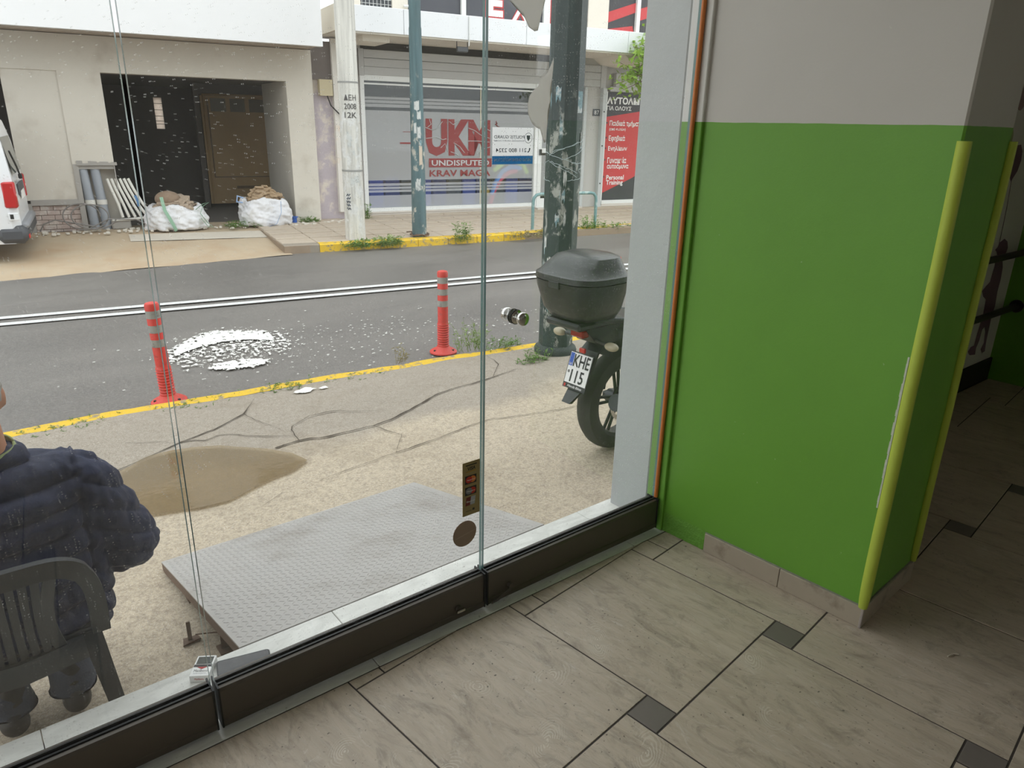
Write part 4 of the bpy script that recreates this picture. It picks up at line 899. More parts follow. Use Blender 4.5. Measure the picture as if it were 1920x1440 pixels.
for s in (-1,1):
    sh=MB(); sh.caps(W(-.02+s*.085,2.30,-.215),W(-.02+s*.095,2.46,-.225),.042,.040,14); sh.caps(W(-.02+s*.085,2.34,-.18),W(-.02+s*.085,2.36,-.14),.05,.05,14)
    so=remeshed(sh,'shoe',.008,2); 
    for v_ in so.vertices: v_.co.z=max(v_.co.z,.002)
    so.materials.append(M('dark_shoe_leather',L(46,43,42),.55,.15,20)); link('shoe',so,pn)
# ---------------------------------------------------------------- far side of the street (local axes: u along the street, v across, z up)
ORG={}
def far(name,label,cat,u,v,z,group=None,kind=None):
    o=thing(name,label,cat,ST(u,v,z),S,group,kind); ORG[o.name]=Vector((u,v,z)); return o
def fb(mb,name,mat,par,smooth=False,kind=None,fix=True,root=None,sharp=40):
    o=mb.build(name,mat,par,smooth=smooth,kind=kind,fix=fix,sharp=sharp); o.data.transform(Matrix.Translation(-ORG[(root or par).name])); return o
def ft(body,mat,par,u,v,z,width,height,root=None,**kw):
    return text(body,mat,par,Vector((u,v,z))-ORG[(root or par).name],width,height,**kw)
B=lambda *a:MB().box(*a)
m_white=M('white_render',L(236,236,236),.85,.03,2,bump=.15,bscale=30); m_cream=M('dusty_cream_render',L(212,206,194),.85,.07,1.2,dirt=L(178,168,154),dscale=1.5,dlo=.55,dhi=.8)
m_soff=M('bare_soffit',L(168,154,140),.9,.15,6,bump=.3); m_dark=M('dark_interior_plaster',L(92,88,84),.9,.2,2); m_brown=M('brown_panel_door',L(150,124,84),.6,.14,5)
m_greywall=M('raw_cement',L(168,164,158),.9,.12,4,bump=.3); m_lilac=M('peeled_lilac_render',L(186,176,182),.9,.15,3,dirt=L(214,204,192),dscale=3,dlo=.5,dhi=.6,bump=.4,bscale=20)
# pavement, kerb, driveway
fp=far('far_pavement','pale slab pavement across the street',None,6,13,-.3,kind='structure')
fb(B(2.45,16,11.80,15.1,-.6,-.305),'bedding',m_pavjoint,fp)
sl_me=None
for i in range(24):
    for k in range(6):
        u0,v0=2.47+i*.56,12.0+k*.50
        if sl_me is None:
            sl_me=MB().bbox(0,.548,0,.488,-.05,0,.006).mesh('paving_slab'); sl_me.materials.append(m_pav)
        o=link('paving_slab',sl_me,fp); o.location=Vector((u0,v0,-.29+.012*k))-ORG[fp.name]; o.rotation_euler=(random.uniform(-.004,.004),0,0)
kf=far('far_kerb','worn yellow painted kerb across the street',None,6,11.9,-.42,kind='structure')
kbp=[(2.5,11.82),(4,11.74),(6,11.74),(7.4,11.84),(9.4,12.03),(16,12.4)]
for i in range(24):
    u0=2.45+i*.56; va=float(np.interp(u0,[p[0] for p in kbp],[p[1] for p in kbp])); vb=float(np.interp(u0+.56,[p[0] for p in kbp],[p[1] for p in kbp]))
    mm=m_yellow if i>2 else m_kerbgrey
    fb(MB().add([(u0,va,-.44),(u0+.552,vb,-.44),(u0+.552,vb+.16,-.44),(u0,va+.16,-.44),(u0,va+.02,-.292),(u0+.552,vb+.02,-.292),(u0+.552,vb+.17,-.288),(u0,va+.17,-.288),(u0,va,-.31),(u0+.552,vb,-.31)],[(0,1,9,8),(8,9,5,4),(4,5,6,7),(2,3,7,6),(0,8,4,7,3),(1,2,6,5,9)]),'kerb_stone',m_yellow if i>0 else m_kerbgrey,kf)
dv=far('driveway','sandy concrete driveway in front of the white building',None,-2,13,-.42,kind='structure')
def drv(u,v):
    a=-14+16.55*u; b=11.05+.34*max(0,(a+1.24))*.55+v*(14.6-11.05); b=min(b,14.6+v)
    return Vector((a,11.05+.17*max(-6,a+1.2)*(1-v)+v*3.7,-.418+.17*v+.012*noise.noise((a*1.5,v*6,0))))
fb(MB().grid(drv,90,20),'surface',m_sand,dv,smooth=True)
fb(MB().grid(lambda u,v:Vector((.35+2.1*u,13.25+.6*v-.15*u,-.418+.17*(13.25+.6*v-.15*u-11.05-.17*(1.55+2.1*u))/(3.7-.17*(1.55+2.1*u))+.010)),6,3),'pale_slab',M('pale_concrete_slab',L(206,197,182),.85,.12,5),dv)
random.seed(5); rb=MB()
for i in range(160):
    a=random.uniform(-1,4.2); b_v=random.uniform(13.9,14.4) if a<3.2 else random.uniform(13.9,14.3); s=random.uniform(.01,.035); rb.bbox(a-s,a+s,b_v-s,b_v+s,-.27,-.27+s*1.3,s*.3,None)
fb(rb,'gravel',m_cream,dv,kind='stuff')
# ---- white building with the open garage
wb=far('white_building','white rendered building with an open garage bay and overhanging upper floor','building',1.3,14.4,-.3)
fb(MB().box(-.30,.31,14.4,14.7,.82,2.78).box(-1.06,-.30,14.43,14.7,.25,2.24).box(-1.06,-.30,14.4,14.7,2.24,2.78).box(3.26,3.74,14.4,14.7,-.35,2.78).box(.31,3.26,14.4,14.7,2.24,2.78).box(-6,-1.06,14.4,14.7,2.14,2.78).box(-6,-3.6,14.4,14.7,-.35,2.14),'wall',m_cream,wb)
fb(MB().box(-.30,-.22,14.4,14.7,-.3,.82).box(.30,.315,14.4,14.7,-.3,.82),'pier_edge',m_greywall,wb)
fb(B(-6,3.70,13.4,13.55,2.765,3.62),'fascia',m_white,wb); fb(B(-6,3.70,13.38,13.6,3.62,3.68),'coping',m_white,wb)
fb(B(-6,3.70,13.5,14.7,2.79,2.95),'soffit',m_soff,wb); fb(B(-6,3.55,13.53,13.60,2.74,2.80),'drip_edge',m_soff,wb)
fb(B(-6,3.74,14.4,14.7,2.95,8.2),'upper_wall',m_white,wb)
for u in (-3.2,-.6,1.9):
    wn=fb(B(u,u+1.3,14.36,14.42,3.9,5.6),'window',M('white_window_frame',L(232,232,230),.5,.03),wb); fb(B(u+.06,u+1.24,14.35,14.37,3.96,5.54),'pane',M('dark_window_glass',L(60,66,72),.08,.1),wn,root=wb)
fb(B(.0,.31,14.7,17.4,-.3,2.4),'garage_side_wall',m_dark,wb); fb(B(3.262,3.42,14.7,16.6,-.3,2.4),'garage_side_wall',m_cream,wb); fb(B(-4,3.9,14.7,20.4,2.26,2.42),'garage_ceiling',m_dark,wb); fb(B(-4,3.9,14.4,20.4,-.6,-.262),'garage_floor',m_dark,wb)  # right side wall takes the pale render so it looks lit
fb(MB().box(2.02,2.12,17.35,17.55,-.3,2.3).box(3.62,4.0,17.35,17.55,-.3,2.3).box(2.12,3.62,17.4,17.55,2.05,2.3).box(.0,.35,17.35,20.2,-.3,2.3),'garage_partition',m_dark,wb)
t=NT('cream_dimming_pane'); m_dimpane=t.end(t.node('ShaderNodeBsdfTranslucent',{'Color':(.75,.68,.62,1)}).outputs[0])
BWv=20.2; u1,u2,z1_,z2_=1.46,1.64,1.32,2.02
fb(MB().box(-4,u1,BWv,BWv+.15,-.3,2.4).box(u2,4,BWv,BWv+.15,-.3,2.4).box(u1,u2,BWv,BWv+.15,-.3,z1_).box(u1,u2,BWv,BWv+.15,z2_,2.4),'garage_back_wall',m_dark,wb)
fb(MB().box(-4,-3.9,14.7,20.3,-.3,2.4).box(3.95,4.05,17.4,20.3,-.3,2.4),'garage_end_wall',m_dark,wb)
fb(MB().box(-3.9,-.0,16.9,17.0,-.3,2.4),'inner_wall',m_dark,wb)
fb(B(u1,u2,BWv+.05,BWv+.056,z1_,z2_),'dimming_pane',m_dimpane,wb)  # translucent cream pane added to tone down the overbright back window
gw=fb(MB().box(u1-.02,u2+.02,BWv-.02,BWv+.05,z2_,z2_+.03).box(u1-.02,u2+.02,BWv-.02,BWv+.05,z1_-.03,z1_),'back_window',m_dark,wb)
for z in (1.42,1.49,1.60,1.74,1.88): fb(B(u1,u2,BWv+.02,BWv+.04,z,z+.012),'bar',m_dark,gw,root=wb)
gd=fb(B(2.14,3.60,17.34,17.40,-.17,2.03),'panel_door',m_brown,wb)
fb(MB().box(2.26,2.285,17.325,17.34,.40,1.98).box(3.47,3.49,17.325,17.34,.40,1.98).box(2.26,3.49,17.325,17.34,.38,.40),'panel_groove',M('door_groove',L(96,78,54),.6),gd,root=wb)
for u in (2.33,2.72,3.11): fb(B(u,u+.30,17.325,17.34,1.72,1.98),'door_light',M('door_light_glass',L(84,78,62),.3),gd,root=wb)
fb(B(2.7,3.15,17.325,17.34,.14,.20),'letter_slot',M('door_groove',L(96,78,54),.6),gd,root=wb)
fb(MB().tube([(2.20,17.33,-.15),(2.20,17.33,2.05),(3.58,17.33,2.05)],.03,6),'door_casing',m_brown,gd,root=wb)
# meter niche, brick plinth
fb(B(-.22,.30,14.62,14.7,-.3,.82),'niche_back',m_cream,wb); fb(B(-.22,.30,14.42,14.62,.74,.82),'niche_lintel',m_greywall,wb)
fb(B(-.98,-.28,14.405,14.7,.17,.26),'cement_ledge',m_greywall,wb); fb(B(-1.06,-.97,14.405,14.7,-.3,.2),'cement_edge',m_greywall,wb)
m_brick=M('dusty_pink_brick',L(186,168,160),.9,.14,9,dirt=L(206,196,188),dscale=7,dlo=.48,dhi=.60,bump=.5)
bw_=fb(B(-.97,-.28,14.46,14.7,-.32,.17),'brick_plinth',M('brick_mortar',L(150,132,124),.95,.2,20),wb)
for r in range(6):
    for c in range(4):
        u0=-.97+c*.19-(.09 if r%2 else 0); ua,ub=max(-.97,u0),min(-.28,u0+.182)
        if ub-ua>.03: fb(MB().bbox(ua,ub,14.44+random.uniform(0,.012),14.47,-.30+r*.078,-.30+r*.078+.070,.004),'brick',m_brick,bw_,root=wb)
# torn plaster edge above the niche
tp_=MB(); random.seed(2)
for i in range(14): u=-.24+i*.042; tp_.box(u,u+.045,14.385,14.405,.80,.83+.05*random.random())
fb(tp_,'broken_plaster',m_greywall,wb)
# ---- between the buildings
md=far('party_wall','peeling lilac strip of wall between the two buildings','wall',4.1,14.5,-.3)
fb(B(3.74,4.45,14.5,14.8,-.35,2.95),'wall',m_lilac,md); fb(B(4.12,4.30,14.38,14.5,-.1,3.0),'pilaster',M('white_pilaster',L(222,218,210),.8,.06,3,dirt=L(214,180,146),dscale=2,dlo=.55,dhi=.75),md)
fb(B(3.86,4.10,14.36,14.5,2.02,2.30),'meter_box',M('beige_meter_box',L(196,184,152),.6,.08),md); fb(MB().tube([(4.0,14.4,2.02),(4.05,14.36,1.85),(4.2,14.34,1.7),(4.38,14.34,1.5)],.012,6),'cable',m_black,md)
fb(B(3.74,4.46,14.46,14.5,2.3,2.95),'stained_top',M('sooty_render',L(120,112,108),.95,.3,5),md)
# ---- martial arts shop building
sh=far('shop_building','white shop building with frosted window, grey shutter box and red posters','building',8,14.8,-.3)
m_shut=M('grey_shutter_panel',L(182,182,180),.55,.06,2); m_fr=M('white_metal_frame',L(226,228,226),.45,.04); m_stone=M('pale_stone_plinth',L(206,200,192),.75,.08,4); m_up=M('off_white_upper_wall',L(226,220,208),.85,.05,3)
fb(MB().box(4.45,4.80,14.8,15.1,-.35,3.03).box(10.0,10.58,14.78,15.1,-.35,3.03).box(4.45,16,14.86,15.1,2.9,3.05).box(14.4,16,14.8,15.1,-.35,3.03).box(10.5,14.4,14.87,15.1,-.3,2.95),'wall',M('shop_wall_grey',L(190,188,184),.8,.06,2),sh)
fb(B(4.80,8.77,14.72,15.0,-.35,-.17),'plinth',m_stone,sh); fb(B(4.80,8.77,14.70,15.0,-.19,-.16),'plinth_cap',m_stone,sh); fb(B(8.77,10.0,14.6,15.0,-.35,-.20),'doorstep',m_stone,sh); fb(B(10.6,14.4,14.74,15.0,-.35,-.17),'plinth',m_stone,sh)
for z0 in (2.44,2.59,2.745): fb(MB().bbox(4.84,10.42,14.74,14.86,z0,z0+.148,.008),'shutter_panel',m_shut,sh)
fb(MB().box(4.74,4.84,14.73,14.86,2.42,2.90).box(10.42,10.56,14.73,14.86,2.42,2.90),'shutter_end',m_shut,sh)
for z0 in (2.46,2.61): fb(MB().bbox(10.85,14.3,14.74,14.86,z0,z0+.148,.008),'shutter_panel',m_shut,sh)
fb(B(10.7,14.4,14.73,14.80,2.36,2.46),'shutter_end',m_shut,sh)
fb(B(4.8,14.4,14.80,14.86,2.90,3.03),'recess',M('dark_recess',L(70,68,66),.9),sh)
fb(MB().box(4.75,4.83,14.74,14.84,-.17,2.44).box(8.72,8.80,14.74,14.84,-.2,2.44).box(4.8,8.77,14.74,14.84,-.17,-.09).box(4.8,8.77,14.76,14.84,2.34,2.44).box(4.8,8.77,14.77,14.83,2.27,2.30),'window_frame',m_fr,sh)
fb(MB().box(6.02,6.07,14.78,14.82,-.09,2.34).box(7.38,7.40,14.79,14.81,-.09,2.34),'mullion',M('cream_mullion',L(206,200,178),.5),sh)
t=NT('shop_glass'); fr_=t.math('MULTIPLY_ADD',t.math('POWER',t.node('ShaderNodeLayerWeight',{'Blend':.5}).outputs['Facing'],5.0),.9,.04); m_sg=t.end(t.node('ShaderNodeMixShader',{0:fr_,1:t.node('ShaderNodeBsdfTransparent',{'Color':(.85,.88,.88,1)}),2:t.node('ShaderNodeBsdfGlossy',{'Roughness':.02})}).outputs[0])
fb(B(4.83,8.72,14.800,14.806,-.09,2.34),'window_glass',m_sg,sh)
t=NT('frosted_film'); m_film=t.end(t.node('ShaderNodeMixShader',{0:.66,1:t.bsdf((.93,.95,.96),.7,0,.3),2:t.node('ShaderNodeBsdfTransparent',{'Color':(1,1,1,1)})}).outputs[0])
for z0,z1 in ((-.088,.155),(.215,.262),(.278,.325),(.343,.395),(.455,1.80),(1.862,1.92),(1.936,1.99),(2.005,2.05)): fb(MB().add([(4.83,14.796,z0),(8.72,14.796,z0),(8.72,14.796,z1),(4.83,14.796,z1)],[(0,1,2,3)]),'frosted_film',m_film,sh,fix=False)
m_ukm=M('dark_red_vinyl',L(140,56,56),.6,.08,6); m_ukml=M('pale_grey_vinyl',L(186,190,190),.6)
lg=ft('UKM',m_ukm,sh,6.12,14.788,.93,1.50,.74,bold=.05,name='shop_logo')
ck=MB(); random.seed(9)
for c0,z0,pts in ((0,0,[(6.1,1.5),(6.25,1.45),(6.35,1.47),(6.5,1.62)]),(0,0,[(6.12,1.28),(6.35,1.31),(6.5,1.26),(6.58,1.28)]),(0,0,[(6.45,1.1),(6.55,1.18),(6.62,1.02)]),(0,0,[(6.66,1.62),(6.74,1.56),(6.9,1.66)]),(0,0,[(6.68,1.02),(6.8,.98),(6.86,.94)]),(0,0,[(7.1,1.5),(7.25,1.45),(7.4,1.36),(7.6,1.3)]),(0,0,[(7.08,1.24),(7.3,1.24),(7.6,1.22)]),(0,0,[(7.3,.98),(7.45,1.08),(7.62,1.12)]),(0,0,[(6.2,1.66),(6.24,1.56),(6.16,1.5)]),(0,0,[(6.75,1.2),(6.9,1.12),(7.0,1.0)]),(0,0,[(7.45,1.6),(7.5,1.5),(7.62,1.45)])):
    ck.tube([(u,14.783,z) for u,z in pts],.007,4)
fb(ck,'logo_cracks',m_ukml,sh)
bl=MB()
for s,c0 in ((1,7.74),(-1,6.05)):
    for k in range(9): z=.98+k*.075; bl.tube([(c0+s*.0,14.785,z),(c0+s*(.05+.05*(k%2)),14.785,z+.03),(c0+s*(.10-.02*abs(k-4)),14.785,z+.05),(c0+s*.03,14.785,z+.075)],.010,4)
fb(bl,'logo_side_pattern',m_ukm,sh)
fb(MB().box(5.55,5.8,14.786,14.788,1.17,1.20).box(5.62,5.8,14.786,14.788,1.40,1.41),'logo_stroke',m_ukm,sh)
fb(B(6.18,7.66,14.786,14.789,.705,.885),'logo_bar',m_ukm,sh); ft('UNDISPUTED',m_ukml,sh,6.24,14.783,.735,1.36,.115,bold=.02); ft('KRAV MAGA',m_ukm,sh,6.19,14.786,.515,1.44,.135,bold=.02)
# inside the shop: back wall, mats, foam noodles
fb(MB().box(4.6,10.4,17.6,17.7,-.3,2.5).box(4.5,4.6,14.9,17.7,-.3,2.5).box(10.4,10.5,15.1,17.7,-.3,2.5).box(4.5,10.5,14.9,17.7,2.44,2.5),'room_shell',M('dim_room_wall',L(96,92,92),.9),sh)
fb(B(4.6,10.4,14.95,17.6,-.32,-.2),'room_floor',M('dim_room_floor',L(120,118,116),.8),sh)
for k in range(11):
    mt=far('exercise_mat',['first','second','third','fourth','fifth','sixth','seventh','eighth','ninth','tenth','eleventh'][k]+' blue exercise mat from the left behind the frosted shop window','mat',4.95+k*.36,15.15,-.2,'blue mats behind the shop window'); fb(MB().bbox(4.95+k*.36,4.95+k*.36+.33,15.1,15.3,-.2,.44+.05*(k%3),.02),'mat_body',M('blue_mat_%d'%(k%3),[L(52,84,190),L(40,60,140),L(70,78,96)][k%3],.6),mt)
for nm,c,pts in (('green',(.65,.95,.08),[(7.75,.62),(8.0,.78),(8.25,.84),(8.5,.74),(8.62,.56)]),('blue',(.15,.4,.98),[(7.72,.10),(7.80,.35),(7.98,.60),(8.2,.70),(8.45,.66)]),('pink',(.98,.12,.25),[(7.66,-.12),(7.78,.2),(7.95,.45),(8.15,.58),(8.35,.60)])):
    nd=far('foam_noodle',nm+' foam noodle arched behind the frosted shop window','foam noodle',pts[0][0],14.95,pts[0][1],'foam noodles behind the shop window'); fb(MB().tube([(u,14.868+.004*i,z) for i,(u,z) in enumerate(pts)],.052,10),'noodle',M(nm+'_foam',c,.6,.05),nd,smooth=True)
yb_=far('exercise_ball','yellow ball behind the lower shop window','ball',7.62,15.0,.1); fb(MB().ell((7.6,15.0,.16),(.12,.12,.12)),'ball',M('yellow_ball',L(220,176,70),.5),yb_,smooth=True)
# door
dr=fb(MB().box(8.82,8.92,14.76,14.82,-.2,2.2).box(9.85,9.95,14.76,14.82,-.2,2.2).box(8.82,9.95,14.76,14.82,2.12,2.22).box(8.92,9.85,14.76,14.82,1.0,1.10).box(8.92,9.85,14.76,14.82,-.2,.0).box(9.35,9.42,14.76,14.82,-.2,2.2),'door',m_fr,sh)
fb(B(8.92,9.85,14.79,14.796,0,2.12),'door_glass',m_sg,dr,root=sh); fb(MB().add([(8.92,14.786,1.1),(9.85,14.786,1.1),(9.85,14.786,1.78),(8.92,14.786,1.78)],[(0,1,2,3)]),'frosted_film',m_film,dr,root=sh); fb(MB().add([(8.92,14.786,.05),(9.85,14.786,.05),(9.85,14.786,.95),(8.92,14.786,.95)],[(0,1,2,3)]),'frosted_film',m_film,dr,root=sh)
fb(B(8.85,8.90,14.72,14.76,.95,1.08),'handle',m_black,dr,root=sh); fb(B(8.82,9.95,14.80,14.82,2.22,2.44),'transom',M('dark_recess',L(70,68,66),.9),sh)
fb(MB().box(9.98,10.05,14.70,14.78,-.28,2.42).box(10.46,10.56,14.66,14.78,-.28,2.42),'metal_post',M('grey_metal_post',L(190,194,194),.4,.06,3),sh)
n8=fb(B(10.27,10.46,14.76,14.778,1.82,1.97),'number_plate',M('number_plate_dark',L(74,80,88),.5),sh); ft('87',m_wht,sh,10.30,14.756,1.85,.13,.09)
for z in (.3,1.15,1.9): fb(MB().box(10.49,10.52,14.655,14.662,z,z+.03),'fixing',m_black,sh)
# poster window
m_pblk=M('poster_black',L(62,62,66),.6,.1,3); m_pred=M('poster_red',L(196,64,68),.6,.08,3)
fb(MB().box(10.56,10.64,14.74,14.84,-.2,2.36).box(10.56,14.4,14.74,14.84,-.17,-.09).box(12.4,12.5,14.74,14.84,-.1,2.36),'window_frame',m_fr,sh)
po=fb(B(10.62,12.4,14.79,14.80,-.09,2.34),'poster',m_pblk,sh)
fb(MB().add([(10.62,14.785,1.80),(12.4,14.785,2.06),(12.4,14.785,.90),(11.55,14.785,.42),(10.62,14.785,.06)],[(0,1,2,3,4)]),'poster_red_field',m_pred,po,root=sh,fix=False)
PT=[('ΑΥΤΟΑΜΥΝΑ',10.66,2.09,1.42,.155,.04),('ΓΙΑ ΟΛΟΥΣ',10.66,1.955,.72,.095,.02),('Παιδικά τμήματα',10.77,1.585,.98,.15,.02),('(από 4 ετών)',10.77,1.49,.48,.085,.01),('Εφηβικά',10.77,1.25,.48,.15,.02),('Ενηλίκων',10.77,1.03,.56,.13,.02),('Γυναικεία',10.77,.765,.56,.14,.02),('αυτοάμυνα',10.77,.62,.64,.14,.02),('Personal',10.77,.385,.52,.11,.02),('Training',10.77,.235,.50,.14,.02)]
for tx,u,z,wd,h,bo in PT: ft(tx,m_wht,po,u,14.780,z,wd,h,root=sh,bold=bo)
for z in (1.66,1.33,1.09,.83,.44): fb(MB().box(10.68,10.71,14.778,14.782,z,z+.035),'bullet',m_pblk,po,root=sh)
# balcony slab, parapet panels, floodlight
m_par=M('white_parapet',L(236,238,240),.8,.03,1.5,dirt=L(214,214,212),dscale=4,dlo=.62,dhi=.75)
fb(B(3.98,14.5,13.46,14.86,3.03,3.10),'balcony_slab',M('painted_soffit',L(222,216,206),.85,.05,3),sh)
cuts=[3.95,5.16,6.43,7.66,8.9,10.1,11.3,12.6,14.5]
for i in range(len(cuts)-1): fb(MB().bbox(cuts[i]+.004,cuts[i+1]-.004,13.38,13.48,3.045,3.455,.006),'parapet_panel',m_par,sh)
fb(B(3.95,4.03,13.48,14.86,3.045,3.455),'parapet_end',M('cream_parapet_side',L(222,214,196),.8,.05),sh); fb(B(4.0,14.5,13.42,13.50,3.02,3.05),'drip_edge',m_up,sh)
fb(B(4.5,5.0,13.7,14.5,2.93,3.03),'soffit_beam',m_up,sh); fb(MB().prism([(10.2,3.03),(10.9,3.03),(10.9,2.86),(10.4,2.90)],13.6,14.8,Matrix(((1,0,0,0),(0,0,1,0),(0,1,0,0),(0,0,0,1)))),'soffit_beam',m_up,sh)
fb(MB().tube([(6.43,13.36,3.43),(6.43,13.36,3.05),(6.44,13.40,2.95)],.012,6),'conduit',m_fr,sh)
fd=fb(MB().bbox(6.22,6.44,13.42,13.50,2.84,2.93,.01),'floodlight',M('floodlight_body',L(70,72,74),.4,.1),sh); fb(MB().tube([(6.22,13.46,2.90),(6.22,13.46,3.03),(6.44,13.46,3.03),(6.44,13.46,2.90)],.010,6),'bracket',m_black,fd,root=sh)
# upper storey
fb(MB().box(4.45,16,14.8,15.1,3.05,3.62).box(4.45,4.85,14.8,15.1,3.62,8.2).box(5.48,5.80,14.8,15.1,3.62,8.2).box(10.0,10.54,14.76,15.1,3.62,8.2).box(4.45,16,14.8,15.1,6.2,8.2),'upper_wall',m_up,sh)
wn=fb(MB().box(4.85,5.48,14.86,14.9,3.62,6.2),'upper_window',M('dark_window_glass',L(60,66,72),.08,.1),sh)
gr=MB()
for k in range(9): gr.box(4.88+k*.075,4.886+k*.075,14.82,14.83,3.6,4.4)
for k in range(9): gr.box(4.86,5.48,14.82,14.83,3.62+k*.08,3.626+k*.08)
fb(gr,'wire_mesh',m_fr,wn,root=sh)
fb(B(5.80,10.0,14.88,14.9,3.62,6.2),'upper_window',M('dark_blue_window_film',L(66,68,76),.3,.1,2),sh)
fb(MB().box(6.96,7.06,14.82,14.9,3.55,6.2).box(8.9,9.02,14.82,14.9,3.55,6.2).box(9.02,9.06,14.83,14.9,3.55,6.2),'upper_mullion',m_fr,sh); fb(MB().tube([(5.70,14.76,3.7),(5.9,14.74,3.72),(6.05,14.74,3.6),(6.1,14.76,3.45)],.025,6),'pipe',m_fr,sh,smooth=True)
fb(B(9.06,9.3,14.87,14.88,3.6,6.0),'red_film',m_pred,sh)
ft('E',m_pred,sh,7.52,14.872,3.66,.44,.56,bold=.09); ft('E',m_wht,sh,7.55,14.865,3.69,.38,.50,bold=.05); ft('X',m_pred,sh,8.1,14.872,3.60,.5,.56,bold=.07); ft('X',m_wht,sh,8.13,14.865,3.63,.44,.50,bold=.02)
up=fb(B(10.56,14,14.87,14.88,3.55,6.2),'upper_poster',m_pblk,sh)
for zz in (3.64,4.22,4.8): fb(MB().add([(10.56,14.862,zz+.14),(11.36,14.862,zz+.42),(11.36,14.862,zz+.62),(10.56,14.862,zz+.36)],[(0,1,2,3)]).add([(11.46,14.862,zz+.25),(12.6,14.862,zz+.62),(12.6,14.862,zz+.84),(11.46,14.862,zz+.50)],[(0,1,2,3)]),'poster_stripe',m_pred,up,root=sh,fix=False)
fb(MB().add([(10.56,14.862,3.66),(11.30,14.862,3.78),(11.36,14.862,3.62),(10.9,14.862,3.66),(10.56,14.862,3.58)],[(0,1,2,3,4)]),'poster_stripe',m_pred,up,root=sh,fix=False)
fb(MB().box(11.36,11.46,14.80,14.9,3.55,6.2).box(10.53,10.57,14.82,14.9,3.55,6.2),'upper_mullion',m_fr,sh)
# neighbours that close the street either side (outside the photograph, same rendered blocks)
nb=far('neighbour_building','plain pale apartment block further along the far side','building',20,14.8,-.3); fb(B(17.5,30,14.8,24,-.4,9),'wall',m_up,nb)
nb=far('neighbour_building','plain white apartment block beyond the parked van','building',-12,14.6,-.3); fb(B(-22,-8,14.6,24,-.4,9),'wall',m_white,nb)
# ---- poles and railing
m_cpole=polemat('weathered_concrete_pole',L(206,204,196),L(236,236,232),.50,.56,2.0)
cpo=far('concrete_pole','round concrete utility pole with stencilled letters on the far pavement','pole',3.725,12.17,-.28)
rc=lambda z:.168-.0035*z
MB().lathe([(rc(0),-.02),(rc(2),2),(rc(4),4),(rc(9),9)],28).build('shaft',m_cpole,cpo,smooth=True)
for z,hh in ((2.44,.012),(1.10,.014)): MB().lathe([(rc(z)+.004,z-hh),(rc(z)+.004,z+hh)],28,cap=False).build('steel_band',M('dull_steel_band',L(150,150,146),.6,.2,20),cpo,smooth=True)
m_sten=M('stencil_ink',L(92,90,88),.8,.3,60)
def curved(body,par,r,zc,h,wd,a0):
    o=text(body,m_sten,par,(0,0,0),wd,h,align='CENTER',bold=.01,res=3)
    for v_ in o.data.vertices: a=a0+v_.co.x/r; z=v_.co.y; v_.co=Vector((r*math.cos(a),r*math.sin(a),z))
    o.rotation_euler=(0,0,0); o.location=(0,0,zc)
fa=math.radians(-90)-.28
for tx,zc,h in (('ΔΕΗ',2.17,.085),('2008',2.04,.085),('12K',1.91,.085)): curved(tx,cpo,rc(zc)+.004,zc,h,.20,fa+.10)
gm=MB()
for k in range(5): z=.50+k*.055; gm.tube([((rc(z)+.003)*math.cos(a),(rc(z)+.003)*math.sin(a),z+.02*math.sin(i*2.2+k)) for i,a in enumerate(np.linspace(fa-.75,fa-.35,6))],.008,4)
gm.build('graffiti_tag',M('graffiti_ink',L(70,78,92),.7),cpo)
random.seed(21)
for k in range(9): a=fa+random.uniform(-.6,.9); z=random.uniform(.85,1.75); patch(cpo,rc,a,a+random.uniform(.15,.45),z,z+random.uniform(.03,.12),m_paper,tear=.05,seed=k)
gpo=far('green_pole','slim green street pole with stickers and chain at its foot','pole',4.83,12.04,-.285)
rg=lambda z:.128-.008*z
m_gp2=polemat('slate_green_pole_paint',L(84,108,112),L(200,196,184),.56,.60,2.3)
MB().lathe([(rg(0),-.02),(rg(1),1),(rg(3.3),3.3)],24).build('shaft',m_gp2,gpo,smooth=True); MB().lathe([(rg(3.3)-.006,3.3),(rg(3.3)-.006,8)],24).build('upper_shaft',m_gp2,gpo,smooth=True)
for a0,a1,z0,z1,mt in ((-.5,.25,2.06,2.20,m_paper),(-.1,.5,1.92,2.04,m_paper),(-.6,-.2,1.7,1.86,m_paper),(-.1,.4,1.62,1.8,m_paper),(-.5,.2,.78,.93,m_paper),(-.35,.25,.93,.97,m_paper),(.1,.6,1.2,1.5,M('peeling_cream_sticker',L(206,190,170),.8,.15,20)),(.2,.55,1.5,1.6,m_paper2)): patch(gpo,rg,fa+a0,fa+a1,z0,z1,mt,'sticker',tear=.03,seed=a0*7)
chn=far('chain_loop','rusty chain wound around the foot of the slim green pole','chain',4.83,12.0,-.28); cm=MB()
pts=[]
for i in range(40): a=i*.36; r=.15+.012*math.sin(i*.8)+(0 if i<26 else (i-26)*.012); pts.append(Vector((r*math.cos(a)-(.0 if i<26 else (i-26)*.012),.04+r*math.sin(a),.02+.012*math.sin(i*1.7)+(.012 if i%2 else 0))))
for i in range(len(pts)-1): cm.tube([pts[i],pts[i].lerp(pts[i+1],.5)+Vector((0,0,.006)),pts[i+1]],.011,6)
cm.build('links',m_rust,chn,smooth=True)
rl=far('pavement_railing','teal painted tube railing at the far kerb behind the thick pole','railing',7.16,12.1,-.29)
MB().tube([(0,0,-.01),(0,0,.50),(.015,0,.58),(.07,0,.635),(.15,0,.65),(1.3,0,.65),(1.38,0,.635),(1.43,0,.58),(1.445,0,.5),(1.445,0,-.01)],.030,12).build('hoop',M('teal_tube_paint',L(116,150,150),.5,.15,9,dirt=L(170,186,182),dscale=8,dlo=.55,dhi=.65),rl,smooth=True)
